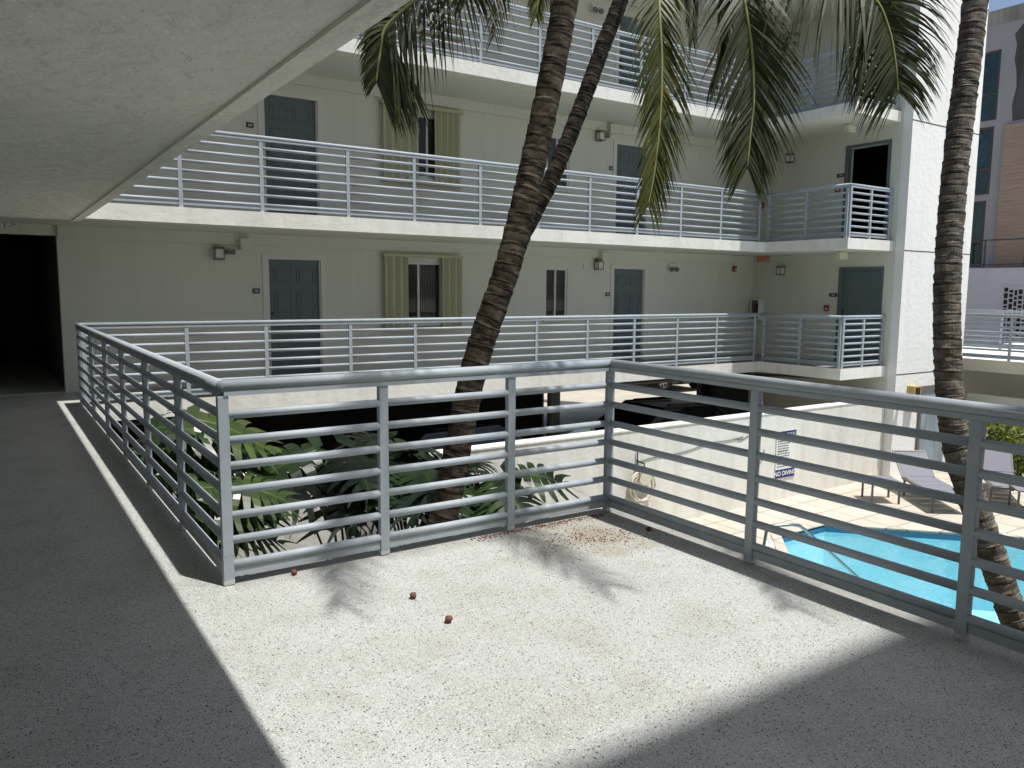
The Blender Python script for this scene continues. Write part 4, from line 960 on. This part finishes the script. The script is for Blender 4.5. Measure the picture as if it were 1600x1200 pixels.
# hedge
o = thing('hedge', 'bushy yellow-green hedge at right below the terrace wall', 'hedge', (18.6, 6.5, GZ)); rnd = random.Random(9)
lb = MB(); sbm = MB()
for i in range(7500):
    y = rnd.uniform(-4.5, 2.9); z = rnd.uniform(.05, 1.32); x = rnd.uniform(-.1, .75)
    if rnd.random() < .55: x = rnd.uniform(-.15, .1)+.12*math.sin(y*3+z*2)
    if z > 1.1+.18*math.sin(y*4.1)+.1*math.sin(y*9): continue
    c = Vector((x, y, z)); a = Vector((rnd.gauss(0, 1), rnd.gauss(0, 1), rnd.gauss(.3, 1))).normalized(); b = a.orthogonal().normalized(); b = Matrix.Rotation(rnd.random()*6.28, 3, a) @ b
    l = rnd.uniform(.05, .09); q = a.cross(b); u = min(1, max(0, .25+.55*z/1.3+rnd.gauss(0, .22)))
    n0 = len(lb.v); lb.v += [tuple(c-b*l), tuple(c+q*l*.45), tuple(c+b*l), tuple(c-q*l*.45)]; lb.face((n0, n0+1, n0+2, n0+3), 0, (u, 0))
lb.build('foliage', M['hedge'], o)
for i in range(22):
    y = -4.4+i*.33; sbm.tube([(.3, y, 0), (.3+rnd.uniform(-.1, .1), y+rnd.uniform(-.2, .2), .9)], [.02, .008], 5)
sbm.build('branches', M['bark2'], o)
# small plant under hose
# ------------------------------------------------------------------ fallen debris on the deck
rnd = random.Random(21); db = MB()
def chip(x, y, r):
    n0 = len(db.v); a = rnd.random()*6.28; h = r*rnd.uniform(.5, 1)
    for k in range(4): g = a+k*1.57; db.v.append((x+r*math.cos(g)*rnd.uniform(.6, 1.2), y+r*math.sin(g)*rnd.uniform(.6, 1.2), .001))
    db.v.append((x+r*.1, y, .001+h))
    for k in range(4): db.face((n0+k, n0+(k+1) % 4, n0+4))
for i in range(420): x = rnd.gauss(3.12, .20); y = rnd.gauss(3.76, .10)-.25*(x-3.12); chip(min(x, 3.56), min(y, 4.1), rnd.uniform(.003, .0075))
for i in range(500): chip(rnd.uniform(2.45, 3.52), 4.145-abs(rnd.gauss(0, .035)), rnd.uniform(.003, .008))
for i in range(130): chip(rnd.gauss(3.0, .45), min(4.1, rnd.gauss(3.7, .35)), rnd.uniform(.0025, .006))
for i in range(60): chip(rnd.uniform(-.3, 3.5), rnd.uniform(1.0, 4.0), rnd.uniform(.0025, .005))
tag(db.build('seed_husks', M['husk']), 'scattered reddish brown seed husks on the deck by the railing corner', 'debris', kind='stuff')
def nut(x, y, r, label, material):
    b = MB(); pr = [(r*.25, 0), (r*.8, r*.35), (r, r*.9), (r*.85, r*1.4), (r*.35, r*1.75), (r*.1, r*1.6)]; b.lathe((x, y, 0), pr, 10)
    b.v = [(vx+rnd.uniform(-.22, .22)*r, vy+rnd.uniform(-.22, .22)*r, max(.0005, vz+rnd.uniform(-.1, .1)*r)) for vx, vy, vz in b.v]
    tag(b.build('palm_nut', material), label, 'nut', 'fallen palm nuts')
nut(1.72, 3.47, .019, 'reddish fallen nut on the sunny deck, the farther of the pair', M['nut']); nut(1.73, 3.12, .019, 'reddish fallen nut on the sunny deck, the nearer of the pair', M['nut'])
nut(3.52, 3.66, .018, 'dark fallen nut in the shade near the deck corner', M['husk']); nut(1.32, 4.12, .017, 'dark fallen nut under the near railing', M['husk'])
